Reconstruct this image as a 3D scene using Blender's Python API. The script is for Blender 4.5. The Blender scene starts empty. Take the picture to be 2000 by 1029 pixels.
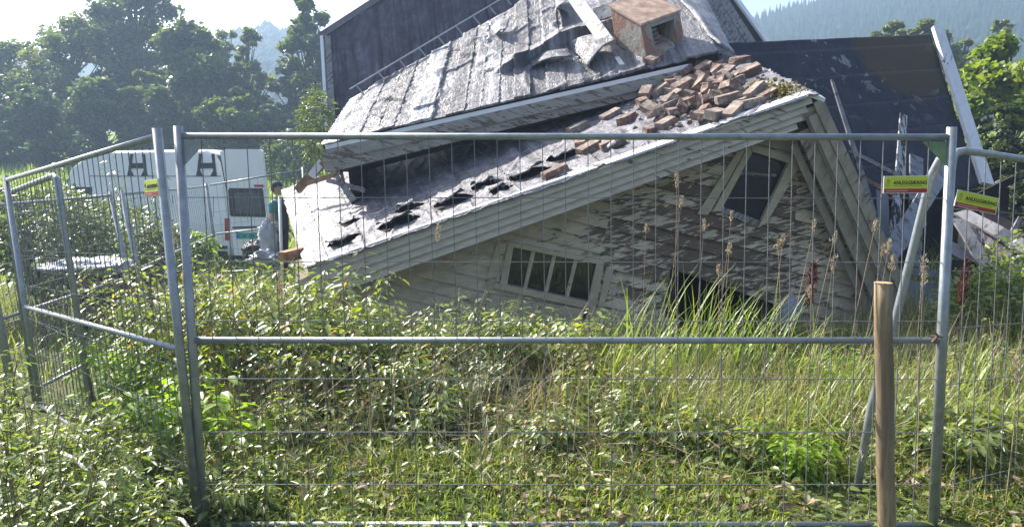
import bpy, math, random
import numpy as np
from mathutils import Vector, Matrix, Euler, noise as mnoise

random.seed(7)
RNG = np.random.default_rng(11)
SC = bpy.context.scene
COL = SC.collection
PI = math.pi

# ------------------------------------------------------------------ camera, sky, sun, exposure
F, CAMZ, PITCH = 1480.0, 1.65, math.radians(6.65)
cam_d = bpy.data.cameras.new("camera")
cam = bpy.data.objects.new("camera", cam_d)
COL.objects.link(cam)
cam.location = (0, 0, CAMZ)
cam.rotation_euler = (math.radians(90) - PITCH, 0, 0)
cam_d.sensor_fit = 'HORIZONTAL'
cam_d.sensor_width = 36
cam_d.lens = 36 * F / 2000
cam_d.clip_start = 0.05
cam_d.clip_end = 5000
SC.camera = cam

SUN_AZ, SUN_EL = math.radians(-49), math.radians(41)       # azimuth from +Y, negative = left
SDIR = Vector((math.sin(SUN_AZ) * math.cos(SUN_EL), math.cos(SUN_AZ) * math.cos(SUN_EL), math.sin(SUN_EL)))
world = bpy.data.worlds.new("World")
SC.world = world
world.use_nodes = True
wn = world.node_tree
wn.nodes.clear()
sky = wn.nodes.new("ShaderNodeTexSky")
sky.sky_type = 'NISHITA'
sky.sun_disc = False
sky.sun_elevation = SUN_EL
sky.sun_rotation = SUN_AZ
sky.air_density = 1.0
sky.dust_density = 4.0
sky.ozone_density = 1.0
bg = wn.nodes.new("ShaderNodeBackground")
bg.inputs[1].default_value = 0.085
wo = wn.nodes.new("ShaderNodeOutputWorld")
wn.links.new(sky.outputs[0], bg.inputs[0])
wn.links.new(bg.outputs[0], wo.inputs[0])

sun_d = bpy.data.lights.new("sun", 'SUN')
sun_d.energy = 5.0
sun_d.angle = math.radians(0.5)
sun_d.color = (1.0, 0.95, 0.86)
sun = bpy.data.objects.new("sun", sun_d)
COL.objects.link(sun)
sun.rotation_euler = SDIR.to_track_quat('Z', 'Y').to_euler()

SC.view_settings.view_transform = 'Standard'
SC.view_settings.look = 'None'
SC.view_settings.gamma = 1.0
SC.view_settings.use_curve_mapping = False
SC.view_settings.exposure = 1.62
SC.render.engine = 'CYCLES'
SC.cycles.max_bounces = 6
SC.cycles.diffuse_bounces = 3
SC.cycles.glossy_bounces = 2
SC.cycles.transmission_bounces = 4
SC.cycles.transparent_max_bounces = 8
SC.cycles.volume_bounces = 0

# ------------------------------------------------------------------ helpers
CP, SP = math.cos(PITCH), math.sin(PITCH)


def ray(u, v):
    a, b = (u - 1000) / F, (514.5 - v) / F
    return Vector((a, CP + b * SP, -SP + b * CP))


def at(u, v, Y):
    d = ray(u, v)
    return Vector((0, 0, CAMZ)) + d * (Y / d.y)


def plane3(p, q, r):
    n = (q - p).cross(r - p).normalized()
    if n.z < 0:
        n = -n
    return p, n


def atp(u, v, pl, lift=0.0):
    o, d = Vector((0, 0, CAMZ)), ray(u, v)
    p, n = pl
    return o + d * ((p - o).dot(n) / d.dot(n)) + n * lift


ORG = {}


class MB:
    def __init__(s):
        s.V, s.F, s.T = [], [], []

    def add(s, vs, fs, tint=0.5):
        k = len(s.V)
        s.V += [tuple(v) for v in vs]
        s.F += [tuple(i + k for i in f) for f in fs]
        s.T += [tint] * len(fs)
        return s

    def hexa(s, a, b, tint=0.5):
        """two loops of n points each -> closed prism"""
        n = len(a)
        fs = [tuple(range(n))[::-1], tuple(range(n, 2 * n))]
        fs += [(i, (i + 1) % n, n + (i + 1) % n, n + i) for i in range(n)]
        return s.add(list(a) + list(b), fs, tint)

    def box(s, c, sx, sy, sz, M=None):
        P = [Vector((x * sx / 2, y * sy / 2, z * sz / 2)) for z in (-1, 1) for x, y in ((-1, -1), (1, -1), (1, 1), (-1, 1))]
        if M is not None:
            P = [M @ p for p in P]
        P = [p + Vector(c) for p in P]
        return s.hexa(P[:4], P[4:])

    def beam(s, p0, p1, w, h, up=Vector((0, 0, 1)), taper=1.0, tint=0.5):
        p0, p1 = Vector(p0), Vector(p1)
        d = (p1 - p0).normalized()
        sd = d.cross(up).normalized()
        u2 = sd.cross(d).normalized()
        def ring(p, k):
            return [p + sd * (a * w / 2 * k) + u2 * (b * h / 2 * k) for a, b in ((-1, -1), (1, -1), (1, 1), (-1, 1))]
        return s.hexa(ring(p0, 1), ring(p1, taper), tint)

    def tube(s, path, r, n=8, r1=None, tint=0.5):
        path = [Vector(p) for p in path]
        m = len(path)
        rings = []
        ref = None
        for i, p in enumerate(path):
            d = (path[min(i + 1, m - 1)] - path[max(i - 1, 0)]).normalized()
            if ref is None:
                ref = d.orthogonal().normalized()
            ref = (ref - d * ref.dot(d)).normalized()
            b = d.cross(ref)
            rr = r if r1 is None else r + (r1 - r) * i / (m - 1)
            rings.append([p + (ref * math.cos(2 * PI * k / n) + b * math.sin(2 * PI * k / n)) * rr for k in range(n)])
        vs = [v for g in rings for v in g]
        fs = []
        for i in range(m - 1):
            for k in range(n):
                a, c = i * n + k, i * n + (k + 1) % n
                fs.append((a, c, c + n, a + n))
        fs.append(tuple(range(n))[::-1])
        fs.append(tuple(range((m - 1) * n, m * n)))
        return s.add(vs, fs, tint)

    def build(s, name, mat, parent=None, smooth=False):
        o = ORG.get(parent.name, Vector()) if parent else Vector()
        me = bpy.data.meshes.new(name)
        me.from_pydata([(v[0] - o.x, v[1] - o.y, v[2] - o.z) for v in s.V], [], s.F)
        at_ = me.attributes.new("tint", 'FLOAT', 'FACE')
        at_.data.foreach_set("value", s.T)
        me.materials.append(mat)
        if smooth:
            me.polygons.foreach_set("use_smooth", [True] * len(me.polygons))
        ob = bpy.data.objects.new(name, me)
        COL.objects.link(ob)
        if parent:
            ob.parent = parent
            ORG[ob.name] = o
        return ob


def np_mesh(name, V, quads, mat, parent=None, tint=None, tris=None, smooth=False):
    """fast mesh from arrays; V (n,3), quads (m,4), tris (k,3)"""
    o = ORG.get(parent.name, Vector()) if parent else Vector()
    V = np.asarray(V, np.float32) - np.array([o.x, o.y, o.z], np.float32)
    nq = 0 if quads is None else len(quads)
    nt = 0 if tris is None else len(tris)
    me = bpy.data.meshes.new(name)
    me.vertices.add(len(V))
    me.vertices.foreach_set("co", V.ravel())
    idx = []
    if nq:
        idx.append(np.asarray(quads, np.int32).ravel())
    if nt:
        idx.append(np.asarray(tris, np.int32).ravel())
    idx = np.concatenate(idx)
    me.loops.add(len(idx))
    me.loops.foreach_set("vertex_index", idx)
    me.polygons.add(nq + nt)
    ls = np.concatenate([np.arange(nq) * 4, nq * 4 + np.arange(nt) * 3]).astype(np.int32)
    me.polygons.foreach_set("loop_start", ls)
    me.update(calc_edges=True)
    if tint is not None:
        a = me.attributes.new("tint", 'FLOAT', 'FACE')
        a.data.foreach_set("value", np.asarray(tint, np.float32))
    if smooth:
        me.polygons.foreach_set("use_smooth", np.ones(nq + nt, bool))
    me.materials.append(mat)
    ob = bpy.data.objects.new(name, me)
    COL.objects.link(ob)
    if parent:
        ob.parent = parent
        ORG[ob.name] = o
    return ob


def tag(o, label=None, cat=None, group=None, kind=None):
    if label: o['label'] = label
    if cat: o['category'] = cat
    if group: o['group'] = group
    if kind: o['kind'] = kind
    return o


def thing(name, label, cat, loc=(0, 0, 0), group=None):
    o = bpy.data.objects.new(name, None)
    o.empty_display_size = 0.2
    COL.objects.link(o)
    o.location = loc
    ORG[o.name] = Vector(loc)
    return tag(o, label, cat, group)


# ------------------------------------------------------------------ materials
class NT:
    def __init__(s, name):
        s.m = bpy.data.materials.new(name)
        s.m.use_nodes = True
        s.t = s.m.node_tree
        s.t.nodes.clear()
        s.out = s.t.nodes.new("ShaderNodeOutputMaterial")

    def n(s, typ, ins=None, **props):
        nd = s.t.nodes.new(typ)
        for k, v in props.items():
            setattr(nd, k, v)
        for k, v in (ins or {}).items():
            if hasattr(v, 'is_output') or isinstance(v, bpy.types.NodeSocket):
                s.t.links.new(v, nd.inputs[k])
            else:
                nd.inputs[k].default_value = v
        return nd

    def pos(s):
        return s.n("ShaderNodeNewGeometry").outputs['Position']

    def objco(s):
        return s.n("ShaderNodeTexCoord").outputs['Object']

    def mapping(s, vec, scale=(1, 1, 1), rot=(0, 0, 0), loc=(0, 0, 0)):
        return s.n("ShaderNodeMapping", {0: vec, 1: loc, 2: rot, 3: scale}).outputs[0]

    def noise(s, vec, scale, detail=4, rough=0.55, dist=0.0):
        return s.n("ShaderNodeTexNoise", {'Vector': vec, 'Scale': scale, 'Detail': detail, 'Roughness': rough, 'Distortion': dist}).outputs[0]

    def ramp(s, fac, stops, interp='LINEAR'):
        r = s.n("ShaderNodeValToRGB", {0: fac})
        r.color_ramp.interpolation = interp
        el = r.color_ramp.elements
        while len(el) > 1:
            el.remove(el[0])
        for i, (p, c) in enumerate(stops):
            e = el[0] if i == 0 else el.new(p)
            e.position = p
            e.color = (*c, 1) if len(c) == 3 else c
        return r.outputs[0]

    def mix(s, fac, a, b, typ='MIX'):
        nd = s.n("ShaderNodeMix", data_type='RGBA', blend_type=typ)
        for k, v in ((0, fac), (6, a), (7, b)):
            if isinstance(v, bpy.types.NodeSocket):
                s.t.links.new(v, nd.inputs[k])
            else:
                nd.inputs[k].default_value = (*v, 1) if isinstance(v, tuple) and len(v) == 3 else v
        return nd.outputs[2]

    def math(s, op, a, b=0.0, c=0.0, clamp=False):
        nd = s.n("ShaderNodeMath", {0: a, 1: b, 2: c}, operation=op, use_clamp=clamp)
        return nd.outputs[0]

    def bump(s, h, strength=0.3, dist=0.02):
        return s.n("ShaderNodeBump", {'Height': h, 'Strength': strength, 'Distance': dist}).outputs[0]

    def pbr(s, col, rough=0.6, normal=None, spec=0.5, metal=0.0):
        ins = {'Base Color': col if isinstance(col, bpy.types.NodeSocket) else (*col, 1), 'Roughness': rough,
               'Specular IOR Level': spec, 'Metallic': metal}
        if normal is not None:
            ins['Normal'] = normal
        return s.n("ShaderNodeBsdfPrincipled", ins).outputs[0]

    def done(s, sh):
        s.t.links.new(sh, s.out.inputs[0])
        return s.m


def mat_plain(name, c, rough=0.5, var=0.25, scale=6, spec=0.5, metal=0.0, bump=0.15, bdist=0.01):
    t = NT(name)
    p = t.pos()
    nz = t.noise(p, scale, 5)
    dark = tuple(x * (1 - var) for x in c)
    lite = tuple(min(1, x * (1 + var)) for x in c)
    col = t.ramp(nz, [(0.3, dark), (0.7, lite)])
    nb = t.noise(p, scale * 7, 4)
    return t.done(t.pbr(col, rough, t.bump(nb, bump, bdist), spec, metal))


def mat_peel(name, paint, wood, bias=0.0, centre=None, spread=1.5, rot=0.0, gain=0.5, dirty=0.6):
    """old paint flaking off boards: grain runs along the board"""
    t = NT(name)
    rnd = t.n("ShaderNodeObjectInfo").outputs['Random']
    p0 = t.mapping(t.pos(), rot=(0, rot, 0))
    p = t.n("ShaderNodeVectorMath", {0: p0, 1: t.n("ShaderNodeCombineXYZ", {0: t.math('MULTIPLY', rnd, 37.0), 2: t.math('MULTIPLY', rnd, 11.0)}).outputs[0]}, operation='ADD').outputs[0]
    ps = t.mapping(p, scale=(2.2, 2.0, 13))
    n1 = t.noise(ps, 1.6, 9, 0.66, 0.7)
    n2 = t.noise(t.mapping(p, scale=(5, 5, 22)), 2.2, 5, 0.6, 0.4)
    m = t.math('ADD', t.math('MULTIPLY', n1, 0.75), t.math('MULTIPLY', n2, 0.25))
    if centre is not None:
        c = Matrix.Rotation(rot, 3, 'Y') @ centre
        d = t.n("ShaderNodeVectorMath", {0: t.mapping(p0, scale=(1, 0, 1)), 1: (c.x, 0, c.z)}, operation='DISTANCE').outputs['Value']
        k = t.math('MULTIPLY', t.math('SUBTRACT', 1.0, t.math('DIVIDE', d, spread), clamp=True), gain)
        m = t.math('ADD', m, k)
    m = t.math('ADD', m, bias)
    m = t.math('ADD', m, t.math('MULTIPLY', t.math('SUBTRACT', rnd, 0.5), 0.07))
    mask = t.ramp(m, [(0.545, (0, 0, 0)), (0.56, (1, 1, 1))])
    grain = t.noise(t.mapping(p, scale=(3, 3, 60)), 3, 6, 0.6)
    wd = t.ramp(grain, [(0.3, tuple(x * 0.55 for x in wood)), (0.55, wood), (0.8, tuple(x * 1.5 for x in wood))])
    pv = t.noise(t.mapping(p, scale=(2, 2, 6)), 2.2, 6, 0.65)
    pt = t.ramp(pv, [(0.3, tuple(x * dirty for x in paint)), (0.6, paint)])
    col = t.mix(mask, pt, wd)
    hgt = t.math('ADD', t.math('MULTIPLY', t.math('SUBTRACT', 1.0, mask), 0.6), t.math('MULTIPLY', grain, 0.5))
    rgh = t.math('ADD', t.math('MULTIPLY', mask, 0.3), 0.5)
    return t.done(t.pbr(col, rgh, t.bump(hgt, 0.5, 0.004), 0.35))


def mat_felt(name, c, light=1.5, rough=0.5, wrinkle=0.3, stain=None, streak=0.75):
    t = NT(name)
    p = t.pos()
    big = t.noise(p, 1.3, 5, 0.6, 0.5)
    fine = t.noise(p, 70, 3, 0.7)
    mid = t.noise(p, 9, 6, 0.6, 0.8)
    wr = t.n("ShaderNodeTexNoise", {'Vector': t.mapping(p, scale=(1, 1, 1)), 'Scale': 4.5, 'Detail': 6, 'Distortion': 2.2})
    wr = t.math('ABSOLUTE', t.math('SUBTRACT', wr.outputs[0], 0.5))
    mid = t.math('ADD', mid, t.math('MULTIPLY', t.math('MINIMUM', wr, 0.06), 12.0))
    a = t.ramp(big, [(0.3, tuple(x * 0.7 for x in c)), (0.7, tuple(min(1, x * light) for x in c))])
    col = t.mix(0.55, a, t.ramp(fine, [(0.3, (0.25, 0.25, 0.25)), (0.7, (0.85, 0.85, 0.85))]), 'OVERLAY')
    st = t.n("ShaderNodeAttribute", attribute_name="st").outputs['Vector']
    k1 = t.noise(t.mapping(st, scale=(11, 0.7, 1)), 1.0, 6, 0.65, 0.3)
    k2 = t.noise(t.mapping(st, scale=(2.6, 2.2, 1)), 1.6, 7, 0.7, 0.8)
    col = t.mix(streak, col, t.ramp(k1, [(0.34, (0.12, 0.12, 0.13)), (0.5, (0.5, 0.5, 0.5)), (0.66, (0.9, 0.9, 0.88))]), 'OVERLAY')
    col = t.mix(streak * 0.9, col, t.ramp(k2, [(0.38, (0.22, 0.21, 0.24)), (0.5, (0.5, 0.5, 0.5)), (0.62, (0.85, 0.85, 0.85))]), 'OVERLAY')
    mid = t.math('ADD', mid, t.math('MULTIPLY', k1, 1.2 * streak))
    if stain:
        col = stain(t, p, col)
    h = t.math('ADD', t.math('MULTIPLY', mid, 1.0), t.math('MULTIPLY', fine, 0.25))
    return t.done(t.pbr(col, rough, t.bump(h, wrinkle, 0.03), 0.5 if c[0] > 0.09 else 0.22))


def mat_leaf(name, cols, trans=0.35, rough=0.38, tcol=None, spec=0.5):
    """thin leaf: glossy upper skin, light shows through; tint attribute picks the hue of the single leaf"""
    t = NT(name)
    tint = t.n("ShaderNodeAttribute", attribute_name="tint").outputs['Fac']
    k = len(cols)
    col = t.ramp(tint, [(i / max(1, k - 1), c) for i, c in enumerate(cols)])
    v = t.noise(t.pos(), 25, 2)
    col = t.mix(0.3, col, t.ramp(v, [(0.3, (0.3, 0.3, 0.3)), (0.7, (0.8, 0.8, 0.8))]), 'OVERLAY')
    tc = t.mix(1.0, col, tcol or (1.6, 1.6, 0.62), 'MULTIPLY')
    tr = t.n("ShaderNodeBsdfTranslucent", {0: tc}).outputs[0]
    b = t.pbr(col, rough, None, spec)
    return t.done(t.n("ShaderNodeMixShader", {0: trans, 1: b, 2: tr}).outputs[0])


def mat_glass(name, tintc=(0.75, 0.8, 0.8), dirt=0.25):
    t = NT(name)
    fr = t.n("ShaderNodeFresnel", {0: 1.5}).outputs[0]
    gl = t.n("ShaderNodeBsdfGlossy", {0: (1, 1, 1, 1), 1: 0.04}).outputs[0]
    tr = t.n("ShaderNodeBsdfTransparent", {0: (*tintc, 1)}).outputs[0]
    a = t.n("ShaderNodeMixShader", {0: t.math('ADD', fr, 0.0), 1: tr, 2: gl}).outputs[0]
    df = t.pbr((0.25, 0.25, 0.24), 0.8)
    dm = t.math('MULTIPLY', t.noise(t.pos(), 5, 5), dirt)
    return t.done(t.n("ShaderNodeMixShader", {0: dm, 1: a, 2: df}).outputs[0])


ROTB = math.radians(13)
M = {}
M['galv'] = mat_plain('galvanised_steel', (0.30, 0.32, 0.34), 0.42, 0.2, 18, metal=0.55, bump=0.06, bdist=0.002)
M['galv_green'] = mat_plain('greenish_steel', (0.16, 0.24, 0.12), 0.6, 0.2, 18, bump=0.05, bdist=0.002)
M['wire'] = mat_plain('steel_wire', (0.20, 0.20, 0.21), 0.45, 0.3, 30, metal=0.4, bump=0.0)
M['wall_peel'] = mat_peel('peeling_cream_paint', (0.56, 0.475, 0.355), (0.15, 0.105, 0.075), -0.095, at(1390, 470, 7.6), 2.4, ROTB, 0.22)
M['barge'] = mat_peel('flaking_pale_paint', (0.47, 0.425, 0.36), (0.17, 0.13, 0.10), -0.105, at(1420, 240, 7.2), 1.4, math.radians(-19), 0.1, 0.75)
M['barge_r'] = mat_peel('flaking_right_verge', (0.31, 0.265, 0.205), (0.14, 0.11, 0.085), -0.05, None, 1, math.radians(66), 0, 0.6)
M['fascia'] = mat_peel('flaking_fascia_paint', (0.32, 0.305, 0.28), (0.145, 0.11, 0.09), 0.035, None, 1, math.radians(-14), 0, 0.7)
M['white_wood'] = mat_peel('white_painted_wood', (0.62, 0.63, 0.66), (0.17, 0.15, 0.14), -0.08, None, 1, math.radians(60), 0, 0.85)
M['casing'] = mat_peel('window_casing_paint', (0.45, 0.39, 0.28), (0.13, 0.105, 0.085), -0.06, None, 1, ROTB, 0, 0.75)
M['plank_grey'] = mat_peel('weathered_plank', (0.25, 0.24, 0.25), (0.11, 0.095, 0.095), 0.02, None, 1, math.radians(50), 0, 0.6)
M['plank_blue'] = mat_peel('pale_plank', (0.27, 0.28, 0.33), (0.12, 0.11, 0.12), -0.02, None, 1, math.radians(-52), 0, 0.7)
M['plank_white'] = mat_peel('sunbleached_plank', (0.72, 0.68, 0.62), (0.36, 0.30, 0.25), -0.02, None, 1, math.radians(46), 0, 0.8)
M['plank_flaky'] = mat_peel('flaking_white_plank', (0.5, 0.51, 0.55), (0.06, 0.055, 0.06), 0.06, None, 1, math.radians(-88), 0, 0.7)
M['plank_brown'] = mat_plain('bare_brown_wood', (0.20, 0.12, 0.075), 0.7, 0.4, 10, 0.3)
M['orange_wood'] = mat_plain('broken_orange_wood', (0.34, 0.18, 0.09), 0.8, 0.4, 14, 0.3)
M['dark'] = mat_plain('dark_old_timber', (0.035, 0.030, 0.030), 0.85, 0.4, 5, 0.2)
M['felt'] = mat_felt('roof_felt_sunbleached', (0.135, 0.129, 0.142), 1.4, 0.5, 0.6)
M['felt_deep'] = mat_felt('roof_felt_darker', (0.11, 0.105, 0.12), 1.4, 0.55, 0.6)
M['felt_pale'] = mat_felt('roof_felt_worn_glare', (0.36, 0.35, 0.35), 1.4, 0.55, 0.6)  # worn pale felt, with overexposure at the left roof end put into its colour
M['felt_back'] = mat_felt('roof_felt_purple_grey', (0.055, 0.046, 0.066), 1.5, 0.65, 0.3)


def lichen(t, p, col):
    sp = t.math('ADD', t.noise(p, 5.5, 5, 0.6, 0.4), t.math('MULTIPLY', t.noise(p, 0.9, 2), 0.35))
    m = t.ramp(sp, [(0.78, (0, 0, 0)), (0.82, (0.8, 0.8, 0.8))])
    sep = t.n("ShaderNodeSeparateXYZ", {0: p})
    hi = t.n("ShaderNodeMapRange", {0: sep.outputs[2], 1: 2.3, 2: 3.6, 3: 0.0, 4: 1.0}).outputs[0]
    col = t.mix(t.math('MULTIPLY', m, hi), col, (0.26, 0.26, 0.24))
    d = t.n("ShaderNodeVectorMath", {0: p, 1: (6.3, 12.6, 3.55)}, operation='DISTANCE').outputs['Value']
    k = t.math('SUBTRACT', 1.15, d)
    k = t.math('ADD', k, t.math('MULTIPLY', t.noise(p, 3, 5), 0.9))
    mo = t.ramp(k, [(0.62, (0, 0, 0)), (0.85, (0.9, 0.9, 0.9))])
    return t.mix(mo, col, (0.060, 0.043, 0.026))


M['felt_dark'] = mat_felt('roof_felt_dark', (0.026, 0.027, 0.042), 1.25, 0.75, 0.25, lichen, 0.22)
M['felt_bright'] = mat_felt('roof_felt_silvered', (0.19, 0.184, 0.197), 1.4, 0.5, 0.55)
M['metal_white'] = mat_plain('white_edge_metal', (0.74, 0.75, 0.78), 0.4, 0.08, 4)


def _brick():
    t = NT('old_brick')
    p = t.objco()
    rnd = t.n("ShaderNodeObjectInfo").outputs['Random']
    base = t.ramp(rnd, [(0, (0.15, 0.09, 0.075)), (0.4, (0.21, 0.14, 0.115)), (0.7, (0.17, 0.13, 0.115)), (1, (0.27, 0.21, 0.175))])
    n = t.noise(t.n("ShaderNodeVectorMath", {0: p, 1: rnd}, operation='ADD').outputs[0], 14, 6, 0.65)
    mort = t.ramp(n, [(0.5, (0, 0, 0)), (0.6, (1, 1, 1))])
    col = t.mix(t.math('MULTIPLY', mort, 0.7), base, (0.42, 0.36, 0.30))
    col = t.mix(t.ramp(t.noise(p, 8, 4), [(0.3, (0.5, 0.5, 0.5)), (0.45, (0, 0, 0))]), col, (0.08, 0.06, 0.055))
    return t.done(t.pbr(col, 0.85, t.bump(t.noise(p, 40, 5), 0.5, 0.01), 0.25))


M['brick'] = _brick()


def _plaster():
    t = NT('chimney_plaster')
    p = t.pos()
    n = t.noise(t.mapping(p, scale=(1, 1, 0.55)), 4.2, 7, 0.65, 0.6)
    c = t.ramp(n, [(0.28, (0.12, 0.12, 0.11)), (0.42, (0.30, 0.29, 0.25)), (0.5, (0.30, 0.26, 0.22)), (0.535, (0.27, 0.14, 0.10)), (0.75, (0.34, 0.21, 0.16))])
    return t.done(t.pbr(c, 0.85, t.bump(t.noise(p, 16, 6, 0.65), 0.7, 0.02), 0.25))


M['plaster'] = _plaster()
M['cap'] = mat_plain('chimney_cap_concrete', (0.42, 0.29, 0.22), 0.85, 0.4, 9, 0.3, bump=0.5, bdist=0.01)
M['glass'] = mat_glass('window_glass', (0.6, 0.65, 0.66), 0.05)
M['van_white'] = mat_plain('white_van_paint', (0.74, 0.75, 0.78), 0.28, 0.05, 2, bump=0.0)
M['black_plastic'] = mat_plain('black_plastic', (0.018, 0.018, 0.02), 0.5, 0.3, 8)
M['tyre'] = mat_plain('tyre_rubber', (0.02, 0.02, 0.02), 0.8, 0.3, 8)
M['red_lamp'] = mat_plain('red_lamp_plastic', (0.35, 0.03, 0.02), 0.3, 0.1, 8, bump=0)
M['teal'] = mat_plain('teal_plate', (0.02, 0.42, 0.36), 0.45, 0.05, 8, bump=0)
M['blue'] = mat_plain('blue_plate_band', (0.05, 0.12, 0.55), 0.45, 0.05, 8, bump=0)
M['sign_white'] = mat_plain('sign_board_white', (0.72, 0.72, 0.68), 0.45, 0.04, 4, bump=0)
M['sign_yellow'] = mat_plain('sign_yellow', (0.55, 0.60, 0.045), 0.45, 0.06, 6, bump=0)
M['sign_red'] = mat_plain('sign_red', (0.38, 0.025, 0.03), 0.45, 0.06, 6, bump=0)
M['ink'] = mat_plain('sign_ink', (0.015, 0.02, 0.015), 0.6, 0.05, 6, bump=0)
M['ink_pale'] = mat_plain('sign_ink_pale', (0.55, 0.3, 0.3), 0.6, 0.05, 6, bump=0)
M['ink_olive'] = mat_plain('sign_ink_olive', (0.16, 0.2, 0.03), 0.6, 0.05, 6, bump=0)


def _post():
    t = NT('round_post_wood')
    p = t.pos()
    g = t.noise(t.mapping(p, scale=(26, 26, 1.6)), 2, 7, 0.62, 0.5)
    b = t.noise(t.mapping(p, scale=(7, 7, 1.5)), 1.3, 4)
    c = t.ramp(g, [(0.28, (0.11, 0.078, 0.046)), (0.5, (0.25, 0.185, 0.11)), (0.75, (0.40, 0.31, 0.195))])
    c = t.mix(t.ramp(b, [(0.46, (0, 0, 0)), (0.58, (0.6, 0.6, 0.6))]), c, (0.14, 0.10, 0.07))
    return t.done(t.pbr(c, 0.75, t.bump(g, 0.5, 0.004), 0.3))


M['post'] = _post()
M['post_end'] = mat_plain('cut_post_end', (0.42, 0.27, 0.15), 0.8, 0.3, 40, 0.3)


def _ground():
    t = NT('ground_soil_and_grass')
    p = t.pos()
    n = t.noise(p, 2.2, 7, 0.65)
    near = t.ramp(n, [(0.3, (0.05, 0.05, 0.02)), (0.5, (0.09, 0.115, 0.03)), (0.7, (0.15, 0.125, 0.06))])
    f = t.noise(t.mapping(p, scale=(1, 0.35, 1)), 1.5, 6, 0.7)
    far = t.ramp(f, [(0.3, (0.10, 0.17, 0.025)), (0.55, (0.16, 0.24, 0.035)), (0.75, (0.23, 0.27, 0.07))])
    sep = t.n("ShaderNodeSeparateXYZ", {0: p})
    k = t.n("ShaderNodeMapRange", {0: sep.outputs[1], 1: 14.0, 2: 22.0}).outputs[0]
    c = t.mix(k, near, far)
    return t.done(t.pbr(c, 0.9, t.bump(t.noise(p, 14, 6, 0.7), 0.9, 0.08), 0.2))


M['ground'] = _ground()


def _hill():
    t = NT('forested_hillside')
    p = t.pos()
    n = t.noise(p, 0.05, 8, 0.7)
    c = t.ramp(n, [(0.3, (0.014, 0.028, 0.012)), (0.6, (0.035, 0.06, 0.02)), (0.8, (0.07, 0.10, 0.03))])
    return t.done(t.pbr(c, 0.95, t.bump(t.noise(p, 0.4, 6, 0.7), 1.0, 2.0), 0.1))


M['hill'] = _hill()
M['bark'] = mat_plain('tree_bark', (0.075, 0.062, 0.05), 0.9, 0.4, 6, 0.2, bump=0.6, bdist=0.05)
M['stem'] = mat_plain('plant_stem', (0.16, 0.13, 0.06), 0.7, 0.4, 12, 0.3, bump=0)
M['dead_stem'] = mat_plain('dead_stem', (0.30, 0.22, 0.14), 0.8, 0.4, 12, 0.3, bump=0)
M['rust'] = mat_leaf('dock_seed_rust', [(0.06, 0.018, 0.012), (0.12, 0.03, 0.02), (0.18, 0.06, 0.035)], 0.2, 0.7, (1.3, 1, 1))
M['seed'] = mat_leaf('pale_grass_seed', [(0.30, 0.235, 0.165), (0.42, 0.36, 0.27)], 0.3, 0.7, (1.2, 1.1, 0.9))
M['grass'] = mat_leaf('grass_blades', [(0.085, 0.125, 0.026), (0.15, 0.205, 0.038), (0.22, 0.27, 0.055), (0.29, 0.30, 0.09), (0.40, 0.34, 0.22)], 0.45, 0.36, spec=0.8)
M['litter'] = mat_leaf('withered_leaves', [(0.09, 0.055, 0.03), (0.17, 0.11, 0.06), (0.28, 0.20, 0.11), (0.34, 0.29, 0.20)], 0.2, 0.6, (1.3, 1.0, 0.6))
M['straw'] = mat_leaf('pale_straw', [(0.22, 0.17, 0.10), (0.34, 0.29, 0.19), (0.46, 0.42, 0.32)], 0.2, 0.5, (1.2, 1.1, 0.8))
M['reed'] = mat_leaf('reed_blades', [(0.13, 0.20, 0.03), (0.21, 0.29, 0.045), (0.30, 0.34, 0.08)], 0.45, 0.4)
M['bramble'] = mat_leaf('raspberry_leaves', [(0.075, 0.108, 0.038), (0.135, 0.18, 0.06), (0.20, 0.245, 0.08), (0.28, 0.33, 0.06), (0.36, 0.21, 0.09)], 0.42, 0.36, spec=0.75)
M['nettle'] = mat_leaf('nettle_leaves', [(0.075, 0.112, 0.034), (0.125, 0.175, 0.046), (0.19, 0.24, 0.058), (0.31, 0.36, 0.055)], 0.42, 0.36, spec=0.75)
M['bright'] = mat_leaf('fresh_green_leaves', [(0.15, 0.26, 0.02), (0.21, 0.33, 0.03), (0.28, 0.35, 0.04)], 0.5, 0.4)
M['shrub'] = mat_leaf('shrub_leaves', [(0.08, 0.115, 0.05), (0.13, 0.175, 0.075), (0.18, 0.225, 0.09)], 0.35, 0.36, spec=0.75)
M['tree_a'] = mat_leaf('deciduous_leaves', [(0.05, 0.078, 0.03), (0.08, 0.115, 0.04), (0.12, 0.16, 0.045)], 0.42, 0.5)
M['tree_b'] = mat_leaf('dark_conifer_needles', [(0.026, 0.045, 0.026), (0.042, 0.065, 0.032), (0.06, 0.085, 0.04)], 0.25, 0.6)
M['tree_c'] = mat_leaf('lit_green_leaves', [(0.10, 0.155, 0.03), (0.155, 0.22, 0.036), (0.22, 0.27, 0.045)], 0.42, 0.42)
M['tree_d'] = mat_leaf('birch_leaves', [(0.08, 0.11, 0.045), (0.12, 0.16, 0.06), (0.17, 0.20, 0.075)], 0.45, 0.45)
M['hill_tree'] = mat_leaf('far_conifers', [(0.010, 0.026, 0.016), (0.016, 0.038, 0.022), (0.028, 0.052, 0.026)], 0.0, 0.95, spec=0.05)
M['pine'] = mat_leaf('pine_needles', [(0.045, 0.075, 0.035), (0.075, 0.11, 0.045), (0.11, 0.145, 0.055)], 0.25, 0.5)
M['moss'] = mat_leaf('yellow_moss', [(0.09, 0.075, 0.018), (0.17, 0.14, 0.03)], 0.2, 0.8)
M['skin'] = mat_plain('skin', (0.48, 0.27, 0.19), 0.5, 0.08, 10, bump=0.0)
M['teal_shirt'] = mat_plain('teal_shirt_cloth', (0.02, 0.20, 0.19), 0.85, 0.2, 20)
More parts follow.
